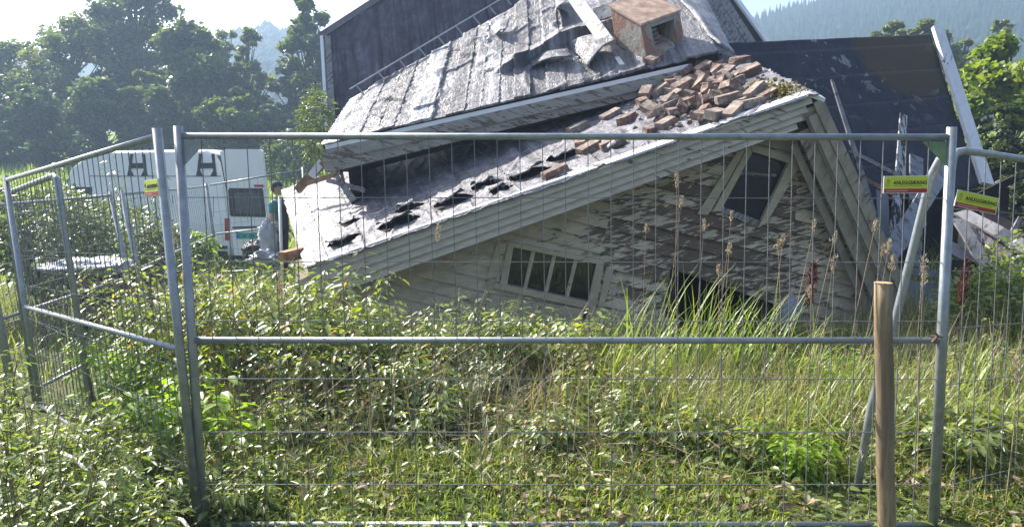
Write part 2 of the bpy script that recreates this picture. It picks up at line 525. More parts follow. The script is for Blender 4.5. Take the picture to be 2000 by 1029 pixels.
M['navy'] = mat_plain('navy_cloth', (0.02, 0.024, 0.045), 0.85, 0.2, 20)
M['hair'] = mat_plain('dark_hair', (0.03, 0.022, 0.018), 0.6, 0.2, 40)
M['plastic_sheet'] = mat_plain('grey_plastic_sheet', (0.42, 0.44, 0.48), 0.25, 0.15, 6, bump=0.5, bdist=0.05)
M['bin_bag'] = mat_plain('black_bag_plastic', (0.012, 0.012, 0.014), 0.3, 0.2, 6, bump=0.6, bdist=0.05)
M['blue_grey'] = mat_plain('blue_grey_panel', (0.20, 0.22, 0.26), 0.6, 0.25, 3)


# ------------------------------------------------------------------ terrain
def sm(a, b, x):
    t = np.clip((np.asarray(x, float) - a) / (b - a), 0, 1)
    return t * t * (3 - 2 * t)


def gz(x, y):
    x = np.asarray(x, float)
    y = np.asarray(y, float)
    z = -0.45 * sm(1.5, 4.5, -x) * sm(3.5, 8, y)
    z = z - 0.10 * sm(7, 14, y) * sm(-1.5, 1.5, -x)
    z = z + 0.118 * np.maximum(0, np.minimum(y, 75) - 20) * sm(-1, 8, y - 18)
    z = z + 0.35 * sm(2.2, 5.5, x) * sm(4.5, 8, y) * (1 - sm(14, 20, y))
    z = z + (0.05 * np.sin(x * 1.7 + 0.6) * np.sin(y * 1.3) + 0.03 * np.sin(x * 4.1 + y * 2.3)) * sm(3.4, 5.0, y) - 0.04 * (1 - sm(3.3, 4.2, y))
    return z


def build_ground():
    ys = np.concatenate([np.linspace(-6, 10, 90), np.linspace(10.3, 30, 50), np.linspace(31, 130, 50), np.linspace(140, 460, 12)])
    ks = np.linspace(-1, 1, 130)
    V, Q = [], []
    for y in ys:
        wdt = 10 + max(0, y) * 1.6
        x = ks * wdt
        V.append(np.stack([x, np.full_like(x, y), gz(x, np.full_like(x, y))], 1))
    V = np.concatenate(V)
    n = len(ks)
    for j in range(len(ys) - 1):
        a = j * n + np.arange(n - 1)
        Q.append(np.stack([a, a + 1, a + n + 1, a + n], 1))
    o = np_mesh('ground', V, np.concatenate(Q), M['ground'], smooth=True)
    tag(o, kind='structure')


build_ground()


def hill_ridge_v(u):
    return np.interp(u, [-900, -300, 100, 380, 530, 700, 1000, 1300, 1480, 1560, 1640, 1720, 1850, 2000, 2300, 2900],
                     [120, 110, 120, 92, 72, 95, 130, 120, 70, 42, 18, -8, -45, -85, -150, -220])


def build_hills():
    us = np.linspace(-900, 2900, 150)
    ts = np.linspace(0, 1, 14)
    V, Q = [], []
    for u in us:
        Y1 = 245 + 25 * math.sin(u * 0.004)
        top = at(u, float(hill_ridge_v(u)) + 5 * mnoise.noise((u * 0.02, 0, 0)), Y1)
        for t in ts:
            Y = 120 + (Y1 - 120) * t
            x = top.x * Y / Y1
            z = 6.5 + (top.z - 6.5) * (t ** 1.15) + 3 * mnoise.noise((x * 0.03, Y * 0.03, 3)) * math.sin(PI * t)
            V.append((x, Y, z))
        V.append((top.x * 1.15, Y1 * 1.15, top.z * 0.7))
    n = len(ts) + 1
    for i in range(len(us) - 1):
        for j in range(n - 1):
            a = i * n + j
            Q.append((a, a + n, a + n + 1, a + 1))
    o = np_mesh('hills', V, Q, M['hill'], smooth=True)
    tag(o, kind='structure')
    # the wood on the slopes reads as one mass
    P = []
    while len(P) < 9000:
        u = random.uniform(1440, 2080) if random.random() < 0.8 else random.uniform(440, 640)
        t = random.random() ** 0.8
        Y1 = 245 + 25 * math.sin(u * 0.004)
        top = at(u, float(hill_ridge_v(u)), Y1)
        Y = 120 + (Y1 - 120) * t
        x = top.x * Y / Y1
        z = 6.5 + (top.z - 6.5) * (t ** 1.15) + 3 * mnoise.noise((x * 0.03, Y * 0.03, 3)) * math.sin(PI * t)
        P.append((x, Y, z))
    V, T3, tint = [], [], []
    for (x, y, z) in P:
        tall = random.random() < 0.72
        h = (random.uniform(4.5, 8) if x > 0 else random.uniform(2.5, 4.5)) if tall else random.uniform(3.5, 6)
        w = h * (0.2 if tall else 0.36)
        tn = random.random() * (0.5 if tall else 1.0)
        k = len(V)
        a0 = random.random() * 6
        if tall:
            for lay, (zb, zt, wr) in enumerate(((0.05, 0.6, 1.0), (0.35, 1.0, 0.62))):
                b = len(V)
                V.append((x, y, z + h * zt))
                for i in range(6):
                    r = w * wr * random.uniform(0.75, 1.2)
                    V.append((x + r * math.cos(a0 + i * 1.047), y + r * math.sin(a0 + i * 1.047), z + h * (zb + random.uniform(-0.04, 0.04))))
                for i in range(6):
                    T3.append((b, b + 1 + i, b + 1 + (i + 1) % 6))
                    tint.append(tn)
        else:
            for _ in range(3):
                cx, cy, cz = x + random.uniform(-w, w) * 0.6, y + random.uniform(-w, w) * 0.6, z + h * random.uniform(0.45, 0.7)
                b = len(V)
                r = w * random.uniform(0.6, 0.9)
                V += [(cx, cy, cz + r), (cx + r, cy, cz), (cx, cy + r, cz), (cx - r, cy, cz), (cx, cy - r, cz), (cx, cy, cz - r)]
                for i in range(4):
                    T3.append((b, b + 1 + i, b + 1 + (i + 1) % 4))
                    T3.append((b + 5, b + 1 + (i + 1) % 4, b + 1 + i))
                    tint += [tn, tn * 0.7]
    o = np_mesh('hillside_forest', V, None, M['hill_tree'], tint=tint, tris=T3)
    tag(o, 'blue hazy conifer forest covering the far hillside', 'forest', kind='stuff')


build_hills()

# haze: one closed box of even thin air round the camera, ground and hills
hz = MB()
hz.box((0, 140, 56), 1500, 520, 124)
tz = NT('air_haze')
vol = tz.n("ShaderNodeVolumePrincipled", {'Color': (0.50, 0.70, 1.0, 1), 'Density': 0.0023, 'Anisotropy': 0.3})
tz.t.links.new(vol.outputs[0], tz.out.inputs[1])
ho = hz.build('haze', tz.m)
tag(ho, 'thin pale blue haze in the air', 'haze', kind='stuff')


# ------------------------------------------------------------------ foliage builders
LEAF_V = np.array([[0, 0, 0], [0.5, 0, 0.0], [1, 0, -0.10], [0.28, 0.30, 0.07], [0.70, 0.23, 0.03], [0.28, -0.30, 0.07], [0.70, -0.23, 0.03]], np.float32)
LEAF_Q = np.array([[0, 1, 4, 3], [0, 5, 6, 1]], np.int32)
LEAF_T = np.array([[1, 2, 4], [1, 6, 2]], np.int32)
CLUMP_V = np.array([[0, -0.5, 0], [0.55, -0.32, 0.12], [1, 0.05, 0], [0.5, 0.5, -0.1], [0.02, 0.3, 0.08]], np.float32)


def unit(a):
    return a / np.maximum(1e-9, np.linalg.norm(a, axis=1, keepdims=True))


def leaf_arrays(P, D, U, S, W):
    """leaves at P, pointing along D, upper side U, length S, width ratio W -> verts, quads, tris"""
    P, D, U = np.asarray(P, np.float32), unit(np.asarray(D, np.float32)), np.asarray(U, np.float32)
    R = unit(np.cross(U, D))
    N = np.cross(D, R)
    S = np.asarray(S, np.float32)[:, None, None]
    W = np.asarray(W, np.float32)[:, None, None]
    L = LEAF_V[None]
    V = P[:, None] + S * (L[..., 0:1] * D[:, None] + W * L[..., 1:2] * R[:, None] + L[..., 2:3] * N[:, None])
    n = len(P)
    off = (np.arange(n) * 7)[:, None, None]
    return V.reshape(-1, 3), (LEAF_Q[None] + off).reshape(-1, 4), (LEAF_T[None] + off).reshape(-1, 3)


def leaves(name, P, D, U, S, W, mat, tint, parent=None, extra=None):
    V, Q, T3 = leaf_arrays(P, D, U, S, W)
    tint = np.asarray(tint, np.float32)
    tt = np.concatenate([np.repeat(tint, 2), np.repeat(tint, 2)])
    return np_mesh(name, V, Q, mat, parent, tt, T3)


def rand_dirs(n, zmin=-1.0, zmax=1.0):
    z = RNG.uniform(zmin, zmax, n)
    a = RNG.uniform(0, 2 * PI, n)
    r = np.sqrt(np.maximum(0, 1 - z * z))
    return np.stack([r * np.cos(a), r * np.sin(a), z], 1)


def quads_cloud(name, P, S, mat, tint, parent=None, flat=0.0):
    """five-sided leaf-spray faces, random turn; flat pulls them towards level"""
    n = len(P)
    N = rand_dirs(n)
    N[:, 2] = np.abs(N[:, 2]) + flat
    N = unit(N)
    A = unit(np.cross(N, rand_dirs(n)))
    B = np.cross(N, A)
    S = np.asarray(S)[:, None, None]
    L = CLUMP_V[None]
    V = np.asarray(P)[:, None] + S * ((L[..., 0:1] - 0.5) * A[:, None] + L[..., 1:2] * B[:, None] + L[..., 2:3] * N[:, None])
    off = (np.arange(n) * 5)[:, None]
    Q = np.array([[0, 1, 3, 4]]) + off
    T3 = np.array([[1, 2, 3]]) + off
    return np_mesh(name, V.reshape(-1, 3), Q, mat, parent, np.concatenate([tint, tint]), T3)


def blades(P, head, length, width, bend, lean, levels=4):
    """grass blades: strips that bow over; returns verts, quads"""
    n = len(P)
    P = np.asarray(P)
    hd = np.stack([np.cos(head), np.sin(head), np.zeros(n)], 1)
    sd = np.stack([-np.sin(head), np.cos(head), np.zeros(n)], 1)
    V = np.zeros((n, levels * 2, 3))
    pos = P.copy()
    ang = lean.copy()
    step = length / (levels - 1)
    for i in range(levels):
        w = width * (1.0 if i == 0 else (1 - (i / (levels - 1)) ** 1.6) + 0.06)
        V[:, 2 * i] = pos - sd * (w / 2)[:, None]
        V[:, 2 * i + 1] = pos + sd * (w / 2)[:, None]
        pos = pos + hd * (np.sin(ang) * step)[:, None] + np.array([0, 0, 1]) * (np.cos(ang) * step)[:, None]
        ang = ang + bend / (levels - 1)
    k = np.arange(levels - 1) * 2
    q = np.stack([k, k + 1, k + 3, k + 2], 1)
    Q = (q[None] + (np.arange(n) * levels * 2)[:, None, None]).reshape(-1, 4)
    return V.reshape(-1, 3), Q


def grass_obj(name, P, hmin, hmax, mat, lean=0.35, bend=1.3, w=0.006, tmin=0.0, tmax=1.0, parent=None, levels=4, head=None):
    n = len(P)
    L = RNG.uniform(hmin, hmax, n) * np.clip(0.32 + (P[:, 1] - 3.45) * 0.95, 0.32, 1.0)
    if parent is None:
        L = L * np.where((P[:, 1] > 5.7) & (P[:, 1] < 7.6) & (P[:, 0] < 2.3) & (P[:, 0] > 0), 0.55, 1.0) * np.where((P[:, 1] < 3.95) & (P[:, 0] > 1.35) & (P[:, 0] < 2.2), 0.4, 1.0)
    V, Q = blades(P, RNG.uniform(0, 2 * PI, n) if head is None else head, L, RNG.uniform(0.6, 1.4, n) * w,
                  RNG.uniform(0.1, 1, n) * bend, np.abs(RNG.normal(0, lean, n)), levels)
    tint = np.clip(RNG.normal((tmin + tmax) / 2, (tmax - tmin) / 3, n), 0, 1)
    return np_mesh(name, V, Q, mat, parent, np.repeat(tint, levels - 1))


def shrub_leaf_points(c, rx, ry, rz, n, shell=0.55):
    d = rand_dirs(n)
    r = (shell + (1 - shell) * RNG.random(n)) ** 0.7
    return np.asarray(c) + d * np.array([rx, ry, rz]) * r[:, None], d


# ------------------------------------------------------------------ trees
def tree(name, label, u, vtop, Y, wpx, mat, kind='deciduous', low=0.22, leafs=5000, leaf=0.3, group=None, ragged=0.5, vbase=None, cat='tree'):
    leafs, leaf = int(leafs * 2.4), leaf * 0.68
    top = at(u, vtop, Y)
    gb = float(gz(top.x, Y)) if vbase is None else at(u, vbase, Y).z
    base = Vector((top.x, Y, gb - 0.1))
    h = top.z - gb
    w = wpx / F * Y / 2
    t = thing(name, label, cat, base, group)
    mb = MB()
    lean = random.uniform(-0.04, 0.04) * h
    pts = [base + Vector((lean * s * s, 0, h * s * 0.93)) for s in (0, 0.15, 0.35, 0.6, 0.8, 1)]
    mb.tube(pts, h * 0.02 + 0.03, 7, 0.02)
    P, tint = [], []
    if kind == 'deciduous':
        nc = int(34 + w * 11)
        cl = []
        for i in range(nc):
            s = random.uniform(low, 1.0)
            prof = (math.sin(PI * min(1, max(0.06, (s - (0.08 if low > 0.1 else -0.25)) / (0.94 if low > 0.1 else 1.27))) ** 0.85)) ** 0.6
            a = random.uniform(0, 2 * PI)
            rr = w * prof * math.sqrt(random.random()) * random.uniform(0.75, 1.05)
            c = Vector((base.x + lean * s * s + rr * math.cos(a), Y + rr * math.sin(a), gb + h * s * 0.95))
            cr = w * random.uniform(0.11, 0.28) * (0.6 + 0.4 * prof)
            cl.append((c, cr))
            k = max(0.1, s - 0.25)
            p0 = base + Vector((lean * k * k, 0, h * k * 0.9))
            mid = p0.lerp(c, 0.55) + Vector((0, 0, -0.04 * h))
            mb.tube([p0, mid, c], 0.012 * h * 0.5 + 0.015, 5, 0.012)
        per = leafs // nc
        for c, cr in cl:
            d = rand_dirs(per)
            r = RNG.random(per) ** 0.6 * cr * RNG.uniform(0.7, 1.35, per)
            q = np.array(c) + d * r[:, None] * np.array([1.15, 1.15, 0.85])
            P.append(q)
            tint.append(np.clip(random.random() * 0.7 + RNG.normal(0.15, 0.15, per), 0, 1))
    else:
        nl = int(h * 3.2)
        for i in range(nl):
            s = 0.06 + 0.94 * i / nl
            R = w * (1 - s) ** 0.8 * random.uniform(0.75, 1.15) + 0.12
            nb = max(5, int(9 * (1 - s) + 4))
            a0 = random.random() * 6
            for j in range(nb):
                a = a0 + j * 2 * PI / nb + random.uniform(-.2, .2)
                L = R * random.uniform(0.55, 1.15)
                per = max(4, int(leafs / (nl * nb)))
                f = RNG.random(per) ** 0.7
                q = np.stack([base.x + lean * s * s + np.cos(a) * L * f, Y + np.sin(a) * L * f,
                              gb + h * s - 0.28 * L * f - 0.2 * f * f * L + RNG.normal(0, 0.05 * L, per)], 1)
                q[:, 0] += RNG.normal(0, 0.11 * L, per)
                q[:, 1] += RNG.normal(0, 0.11 * L, per)
                P.append(q)
                tint.append(np.clip(RNG.normal(0.45, 0.25, per), 0, 1))
    P = np.concatenate(P)
    tint = np.concatenate(tint)
    mb.build('trunk', M['bark'], t)
    quads_cloud('crown', P, RNG.uniform(0.6, 1.4, len(P)) * leaf, mat, tint, t, 0.35)
    return t


LT = 'trees along the meadow edge on the left'
tree('broadleaf_tree', 'rounded broadleaf tree cut by the left edge of the photo', 15, 82, 50, 230, M['tree_a'], leafs=6000, group=LT)
tree('broadleaf_tree', 'broad airy tree with bright sky gaps in its crown', 130, 28, 49, 220, M['tree_d'], leafs=6500, leaf=0.26, group=LT)
tree('broadleaf_tree', 'tallest tree of the left wood, its top cut by the frame', 258, -55, 52, 230, M['tree_a'], leafs=12000, leaf=0.34, group=LT)
tree('broadleaf_tree', 'dark dense round tree in the middle of the left wood', 375, 42, 47, 230, M['tree_a'], leafs=12000, leaf=0.36, low=0.05, group=LT)
tree('broadleaf_tree', 'pale green birch in front of the dark round tree on its left side', 285, 130, 45, 90, M['tree_d'], leafs=3000, leaf=0.24, group=LT)
tree('broadleaf_tree', 'small tree between the dark round tree and the slender open tree', 432, 52, 52, 120, M['tree_d'], leafs=3000, leaf=0.26, group=LT)
tree('broadleaf_tree', 'slender open tree on the left rim of the hazy gap', 474, 42, 48, 105, M['tree_d'], leafs=3600, leaf=0.25, group=LT)
tree('broadleaf_tree', 'tall slim tree between the hazy gap and the house', 598, -18, 46, 150, M['tree_a'], leafs=8500, leaf=0.30, low=0.06, group=LT)
tree('broadleaf_tree', 'leafy tree beside the roof edge behind the slim tree', 632, 60, 50, 110, M['tree_d'], leafs=3000, leaf=0.28, group=LT)
for i, (u, vt, w_, lb) in enumerate((
        (60, 165, 150, 'low bushy tree under the airy crown near the left edge'),
        (195, 150, 150, 'low bushy tree under the tallest tree of the wood'),
        (300, 190, 120, 'low bushy tree at the foot of the pale birch'),
        (450, 165, 130, 'low bushy tree at the right foot of the dark round tree'),
        (520, 205, 80, 'lowest bushy tree under the hazy gap'),
        (575, 190, 110, 'low bushy tree at the left foot of the slim tree'),
        (-60, 150, 150, 'low bushy tree outside the left edge of the photo'))):
    tree('bushy_tree', lb, u, vt, 43 + (i % 3), w_ * 1.15, M['tree_a'], low=0.02, leafs=5500, leaf=0.3, group='low trees at the foot of the left wood')
tree('broadleaf_tree', 'left dark olive tree rising behind the dark roof ridge', 1748, 38, 42, 95, M['tree_d'], leafs=4500, leaf=0.25, vbase=200, group='trees behind the dark roof')
tree('broadleaf_tree', 'right dark olive tree rising behind the white roof verge', 1815, 34, 42, 120, M['tree_d'], leafs=5000, leaf=0.25, vbase=220, group='trees behind the dark roof')
tree('broadleaf_tree', 'pale little tree between the white verge and the green tree', 1880, 72, 44, 60, M['tree_d'], leafs=1600, leaf=0.25, vbase=220, group='trees behind the dark roof')
tree('broadleaf_tree', 'small thin tree top above the bright green tree', 1962, 25, 44, 60, M['tree_d'], leafs=1500, leaf=0.25, vbase=220, group='trees behind the dark roof')
tree('broadleaf_tree', 'bright sunlit green tree at the right edge', 1985, 64, 19, 340, M['tree_c'], leafs=19000, leaf=0.19, low=0.03, vbase=430)
tree('broadleaf_tree', 'bright green tree crown left of the bright tree at the right edge', 1905, 128, 20, 130, M['tree_c'], leafs=7000, leaf=0.18, low=0.03, vbase=420)
tree('pine_tree', 'dense grey green pine standing below the bright tree', 1965, 175, 15, 240, M['pine'], 'conifer', leafs=12000, leaf=0.09, vbase=470)
tree('pine_tree', 'lower dark pine filling the right edge behind the planks', 2040, 230, 14, 260, M['pine'], 'conifer', leafs=8000, leaf=0.09, vbase=520)


# shrubs with drawn leaves
def shrub(name, label, u, v, Y, rx, ry, rz, n, size, mat, group=None, shell=0.5, upness=0.6, cat='shrub', W=0.75):
    c = at(u, v, Y)
    g = float(gz(c.x, c.y))
    t = thing(name, label, cat, (c.x, c.y, g), group)
    P, d = shrub_leaf_points(c, rx, ry, rz, n, shell)
    P[:, 2] = np.maximum(P[:, 2], g + 0.03)
    lump = np.array([mnoise.noise(Vector(p) * (1.6 / max(rx, 0.3))) for p in P])
    P = P + d * (lump * 0.45 * min(rx, rz))[:, None]
    D = unit(rand_dirs(n) * np.array([1, 1, 0.5]) + d * 0.6 + np.array([0, 0, -0.25]))
    U = unit(rand_dirs(n) * 0.6 + np.array([0, 0, upness]) + d * 0.2)
    leaves('foliage', P, D, U, RNG.uniform(0.6, 1.4, n) * size, np.full(n, W), mat, np.clip(RNG.normal(0.45, 0.25, n), 0, 1), t)
    mb = MB()
    for i in range(max(5, int(n / 160))):
        q = Vector(P[random.randrange(n)])
        b = Vector((c.x + random.uniform(-.25, .25) * rx, c.y + random.uniform(-.2, .2) * ry, g - 0.03))
        mb.tube([b, b.lerp(q, 0.5) + Vector((0, 0, 0.12 * rz)), q], 0.007, 4, 0.002)
    mb.build('stem', M['stem'], t)
    return t


# ------------------------------------------------------------------ THE COLLAPSED HOUSE
YF = 7.2                                                   # front verge
PA = plane3(at(606, 522, YF), at(1598, 183, YF), at(1400, 92, 11))
A_FL, A_FR = at(600, 524, YF), at(1598, 183, YF)
A_BR, A_BL = atp(1400, 92, PA), atp(553, 372, PA)
house = thing('collapsed_house', 'collapsed wooden house sunk to its attic with slanting gable and torn felt roof', 'house', (0.6, 9.0, 0.0))


def bil(c, s, t):
    return c[0].lerp(c[1], s).lerp(c[3].lerp(c[2], s), t)


def sheet(name, corners, s0, s1, t0, t1, nu, nv, hfun, mat, parent, seed=0.0, thick=0.012, ragged=0.0, hole=None):
    """a strip of roofing felt with real wrinkles, displaced along the slope's normal"""
    n = (corners[1] - corners[0]).cross(corners[3] - corners[0]).normalized()
    if n.z < 0:
        n = -n
    V, Q = [], []
    for i in range(nu + 1):
        for j in range(nv + 1):
            s = s0 + (s1 - s0) * i / nu
            t = t0 + (t1 - t0) * j / nv
            if ragged:
                s += ragged * mnoise.noise((i * 3.1 + seed, j * 0.35, 5)) * (1 if i in (0, nu) else 0)
                if j == 0:
                    t += ragged * 1.5 * mnoise.noise((i * 0.9 + seed, 7, 1))
            p = bil(corners, s, t)
            V.append(p + n * (thick + hfun(s, t, p, seed)))
    for i in range(nu):
        for j in range(nv):
            a = i * (nv + 1) + j
            if hole and hole(s0 + (s1 - s0) * (i + .5) / nu, t0 + (t1 - t0) * (j + .5) / nv):
                continue
            Q.append((a, a + nv + 1, a + nv + 2, a + 1))
    k = len(V)
    # rim down to the boarding so the strip has an edge
    loop = [i * (nv + 1) for i in range(nu + 1)] + [nu * (nv + 1) + j for j in range(1, nv + 1)] + \
           [i * (nv + 1) + nv for i in range(nu - 1, -1, -1)] + [j for j in range(nv - 1, 0, -1)]
    for a in loop:
        V.append(V[a] - n * thick)
    m = len(loop)
    for i in range(m):
        Q.append((loop[(i + 1) % m], loop[i], k + i, k + (i + 1) % m))
    V = [(v.x, v.y, v.z) for v in V]
    ob = np_mesh(name, V, Q, mat, parent, smooth=True)
    L0, L1 = (corners[1] - corners[0]).length, (corners[3] - corners[0]).length
    st = [((s0 + (s1 - s0) * (i // (nv + 1)) / nu) * L0 + seed, (t0 + (t1 - t0) * (i % (nv + 1)) / nv) * L1, seed) for i in range(k)]
    st += [st[a] for a in loop]
    at = ob.data.attributes.new("st", 'FLOAT_VECTOR', 'POINT')
    at.data.foreach_set("vector", np.array(st, np.float32).ravel())
    return ob


CA = (A_FL, A_FR, A_BR, A_BL)
# torn, buckled places along the front edge: (s, t, length along s, depth along t, height)
TEARS = [(0.085, 0.10, 0.038, 0.050, 0.07), (0.112, 0.26, 0.022, 0.060, 0.06), (0.198, 0.095, 0.045, 0.050, 0.10), (0.232, 0.20, 0.030, 0.045, 0.07), (0.312, 0.125, 0.040, 0.070, 0.11),
         (0.388, 0.17, 0.034, 0.045, 0.08), (0.402, 0.085, 0.024, 0.035, 0.06), (0.468, 0.135, 0.046, 0.062, 0.10), (0.548, 0.19, 0.036, 0.066, 0.11), (0.64, 0.13, 0.022, 0.04, 0.05)]


def hA(s, t, p, seed):
    h = 0.008 * mnoise.noise(p * 2.3) + 0.008 * mnoise.noise(p * 6.5) + 0.005 * mnoise.noise(p * 15 + Vector((seed, 0, 0)))
    h += 0.022 * max(0, 0.10 - abs(mnoise.noise(Vector((p.x * 2.6, p.y * 1.1, 4))))) / 0.10
    for (cs, ct, ls, lt, hh) in TEARS:
        a = (s - cs) / ls
        b = (t - ct) / lt + 0.25 * a
        if abs(a) < 1 and 0 <= b < 1.6:
            h += hh * 0.7 * (1 - a * a) * (1 - b / 1.6) ** 1.2
    return h


def holeA(s, t):
    for (cs, ct, ls, lt, hh) in TEARS:
        a = (s - cs) / ls
        b = (t - ct) / lt + 0.25 * a
        w = (0.62 + 0.5 * mnoise.noise((s * 55, cs * 50, 2))) * min(1, (a + 1) * 5) * (1 - a) * 0.8
        if abs(a) < 0.98 and -w < b < 0.06 + 0.12 * mnoise.noise((s * 28, cs * 31, 9)):
            return True
    return False


ra_bm = MB()
nA = PA[1]
ra_bm.hexa([p - nA * 0.10 for p in CA], [p - nA * 0.004 for p in CA])
roofA = ra_bm.build('front_roof_slope', M['dark'], house)
edges = [0.0, 0.022, 0.045, 0.085, 0.12, 0.19, 0.27, 0.35, 0.43, 0.51, 0.59, 0.67, 0.75, 0.83, 0.91, 1.0]
for i in range(len(edges) - 1):
    m = M['felt_pale'] if i in (0, 2) else (M['felt_bright'] if i == 1 else (M['felt'] if i in (3, 6, 9) else M['felt_deep']))
    sheet('felt_strip', CA, edges[i] - 0.004, edges[i + 1], -0.01, 1.0, 26 if i > 3 else 10, 250, hA, m, roofA, seed=i * 7.3, thick=0.010 + 0.006 * (i % 2), ragged=0.005, hole=holeA)

# lifted flaps of torn felt over the holes
for i, (cs, ct, ls, lt, hh) in enumerate(TEARS):
    q = [bil(CA, cs - ls * 0.95, ct + lt * 0.20), bil(CA, cs + ls * random.uniform(0.2, 0.8), ct - lt * 0.05),
         bil(CA, cs + ls * random.uniform(0.0, 0.5), ct - lt * random.uniform(0.35, 0.6)), bil(CA, cs - ls * random.uniform(0.5, 0.9), ct - lt * random.uniform(0.3, 0.7))]
    up_ = [0.02 + hh * 0.5, 0.03 + hh * 0.5, 0.03 + hh * random.uniform(0.5, 1.0), 0.02 + hh * random.uniform(0.3, 0.8)]
    q = [p + nA * h for p, h in zip(q, up_)]

    def hT(s, t, p, seed):
        return 0.025 * math.sin(PI * t) + 0.02 * mnoise.noise(p * 9) + 0.01 * mnoise.noise(p * 22)
    sheet('felt_flap', (q[3], q[2], q[1], q[0]), 0, 1, 0, 1, 12, 8, hT, M['felt'] if i % 2 else M['felt_deep'], roofA, i * 3.3, 0.008, 0.05)

# white capping along the verge and the lapped verge boards
vd = (A_FR - A_FL).normalized()
upv = nA
cap = MB()
q0, q1 = A_FL.lerp(A_FR, 0.0), A_FL.lerp(A_FR, 0.52)
cap.beam(q0 + Vector((0, 0.02, 0.02)), q1 + Vector((0, 0.02, 0.02)), 0.05, 0.03, upv)
q2 = A_FL.lerp(A_FR, 0.985)
cap.beam(q1 + Vector((0, 0.05, 0.022)), q2 + Vector((0, 0.06, 0.03)), 0.15, 0.035, upv)
cap.beam(q2 + Vector((0, 0.06, 0.03)), at(1612, 192, YF) + Vector((0, 0.06, 0.0)), 0.15, 0.035, upv)
cap.build('verge_cap', M['metal_white'], house)
perp = Vector((vd.z, 0, -vd.x)).normalized()
if perp.z > 0:
    perp = -perp
verge = MB()
verge.beam(A_FL + perp * 0.13 + Vector((0, 0.06, 0)), A_FR + perp * 0.10 + Vector((0, 0.06, 0)), 0.02, 0.2, upv)
verge_o = verge.build('verge', M['barge'], house)
for k in range(4):
    b0 = A_FL.lerp(A_FR, 0.0) + perp * (0.045 + 0.078 * k)
    b1 = A_FL.lerp(A_FR, 0.985 - 0.012 * k) + perp * (0.035 + 0.062 * k)
    y = 0.012 * k
    wdt0, wdt1 = 0.082, 0.066
    mb = MB()
    a = [b0 - perp * wdt0 / 2, b1 - perp * wdt1 / 2, b1 + perp * wdt1 / 2, b0 + perp * wdt0 / 2]
    mb.hexa([Vector((p.x, YF + y + (0.0 if i < 2 else -0.014), p.z)) for i, p in enumerate(a)],
            [Vector((p.x, YF + y + 0.03, p.z)) for p in a])
    mb.build('board', M['barge'], verge_o)

# right verge: two boards falling to the right, and the hidden right slope behind them
R_T, R_B = at(1606, 188, YF), at(1822, 668, YF)
rd = (R_B - R_T).normalized()
rp = Vector((-rd.z, 0, rd.x)).normalized()
if rp.x > 0:
    rp = -rp
rv = MB()
rv.hexa([R_T + Vector((0, 0.06, 0)), R_B + Vector((0, 0.06, 0)), R_B + rp * 0.2 + Vector((0, 0.06, 0)), R_T + rp * 0.2 + Vector((0, 0.06, 0))],
        [R_T + Vector((0, 0.09, 0)), R_B + Vector((0, 0.09, 0)), R_B + rp * 0.2 + Vector((0, 0.09, 0)), R_T + rp * 0.2 + Vector((0, 0.09, 0))])
rvo = rv.build('right_verge', M['barge_r'], house)
for k, (o0, w_, yy) in enumerate(((0.0, 0.10, 0.0), (0.105, 0.085, 0.02), (0.195, 0.12, 0.1), (0.32, 0.07, 0.2))):
    a0, a1 = R_T + rd * (0.02 + 0.10 * k), R_B
    mb = MB()
    loop = [a0 + rp * o0, a1 + rp * o0, a1 + rp * (o0 + w_), a0 + rp * (o0 + w_)]
    mb.hexa([p + Vector((0, yy, 0)) for p in loop], [p + Vector((0, yy + 0.03, 0)) for p in loop])
    mb.build('board', M['barge_r'], rvo)
rs = MB()
rb0, rb1 = A_BR + Vector((0.02, 0, -0.06)), at(1822, 668, YF) + Vector((0.6, 4.2, 0.3))
rs.hexa([R_T + Vector((0, 0.1, -0.02)), R_B + Vector((0, 0.1, 0)), rb1, rb0], [p + Vector((-0.12, 0, -0.08)) for p in (R_T + Vector((0, 0.1, -0.02)), R_B + Vector((0, 0.1, 0)), rb1, rb0)])
rs.build('hidden_roof_slope', M['felt_dark'], house)

# ---- the gable wall of lapped boards
YW = 7.62


def clip(poly, a, b, c):
    """keep a*x+b*z<=c of a 2-D polygon"""
    out = []
    n = len(poly)
    for i in range(n):
        p, q = poly[i], poly[(i + 1) % n]
        dp, dq = a * p[0] + b * p[1] - c, a * q[0] + b * q[1] - c
        if dp <= 0:
            out.append(p)
        if (dp < 0 < dq) or (dq < 0 < dp):
            k = dp / (dp - dq)
            out.append((p[0] + (q[0] - p[0]) * k, p[1] + (q[1] - p[1]) * k))
    return out


def area(poly):
    return 0.5 * abs(sum(poly[i][0] * poly[(i + 1) % len(poly)][1] - poly[(i + 1) % len(poly)][0] * poly[i][1] for i in range(len(poly)))) if len(poly) > 2 else 0


def ccw(poly):
    s = sum(poly[i][0] * poly[(i + 1) % len(poly)][1] - poly[(i + 1) % len(poly)][0] * poly[i][1] for i in range(len(poly)))
    return poly if s > 0 else poly[::-1]


def minus(polys, hole):
    hole = ccw(hole)
    out = []
    for P in polys:
        rest = P
        for i in range(len(hole)):
            p, q = hole[i], hole[(i + 1) % len(hole)]
            a, b = (q[1] - p[1]), -(q[0] - p[0])            # outward normal of a ccw edge
            c = a * p[0] + b * p[1]
            o = clip(rest, -a, -b, -c)
            if area(o) > 2e-4:
                out.append(o)
            rest = clip(rest, a, b, c)
            if area(rest) < 2e-4:
                break
    return out


def px(u, v, Y=YW):
    p = at(u, v, Y)
    return (p.x, p.z)


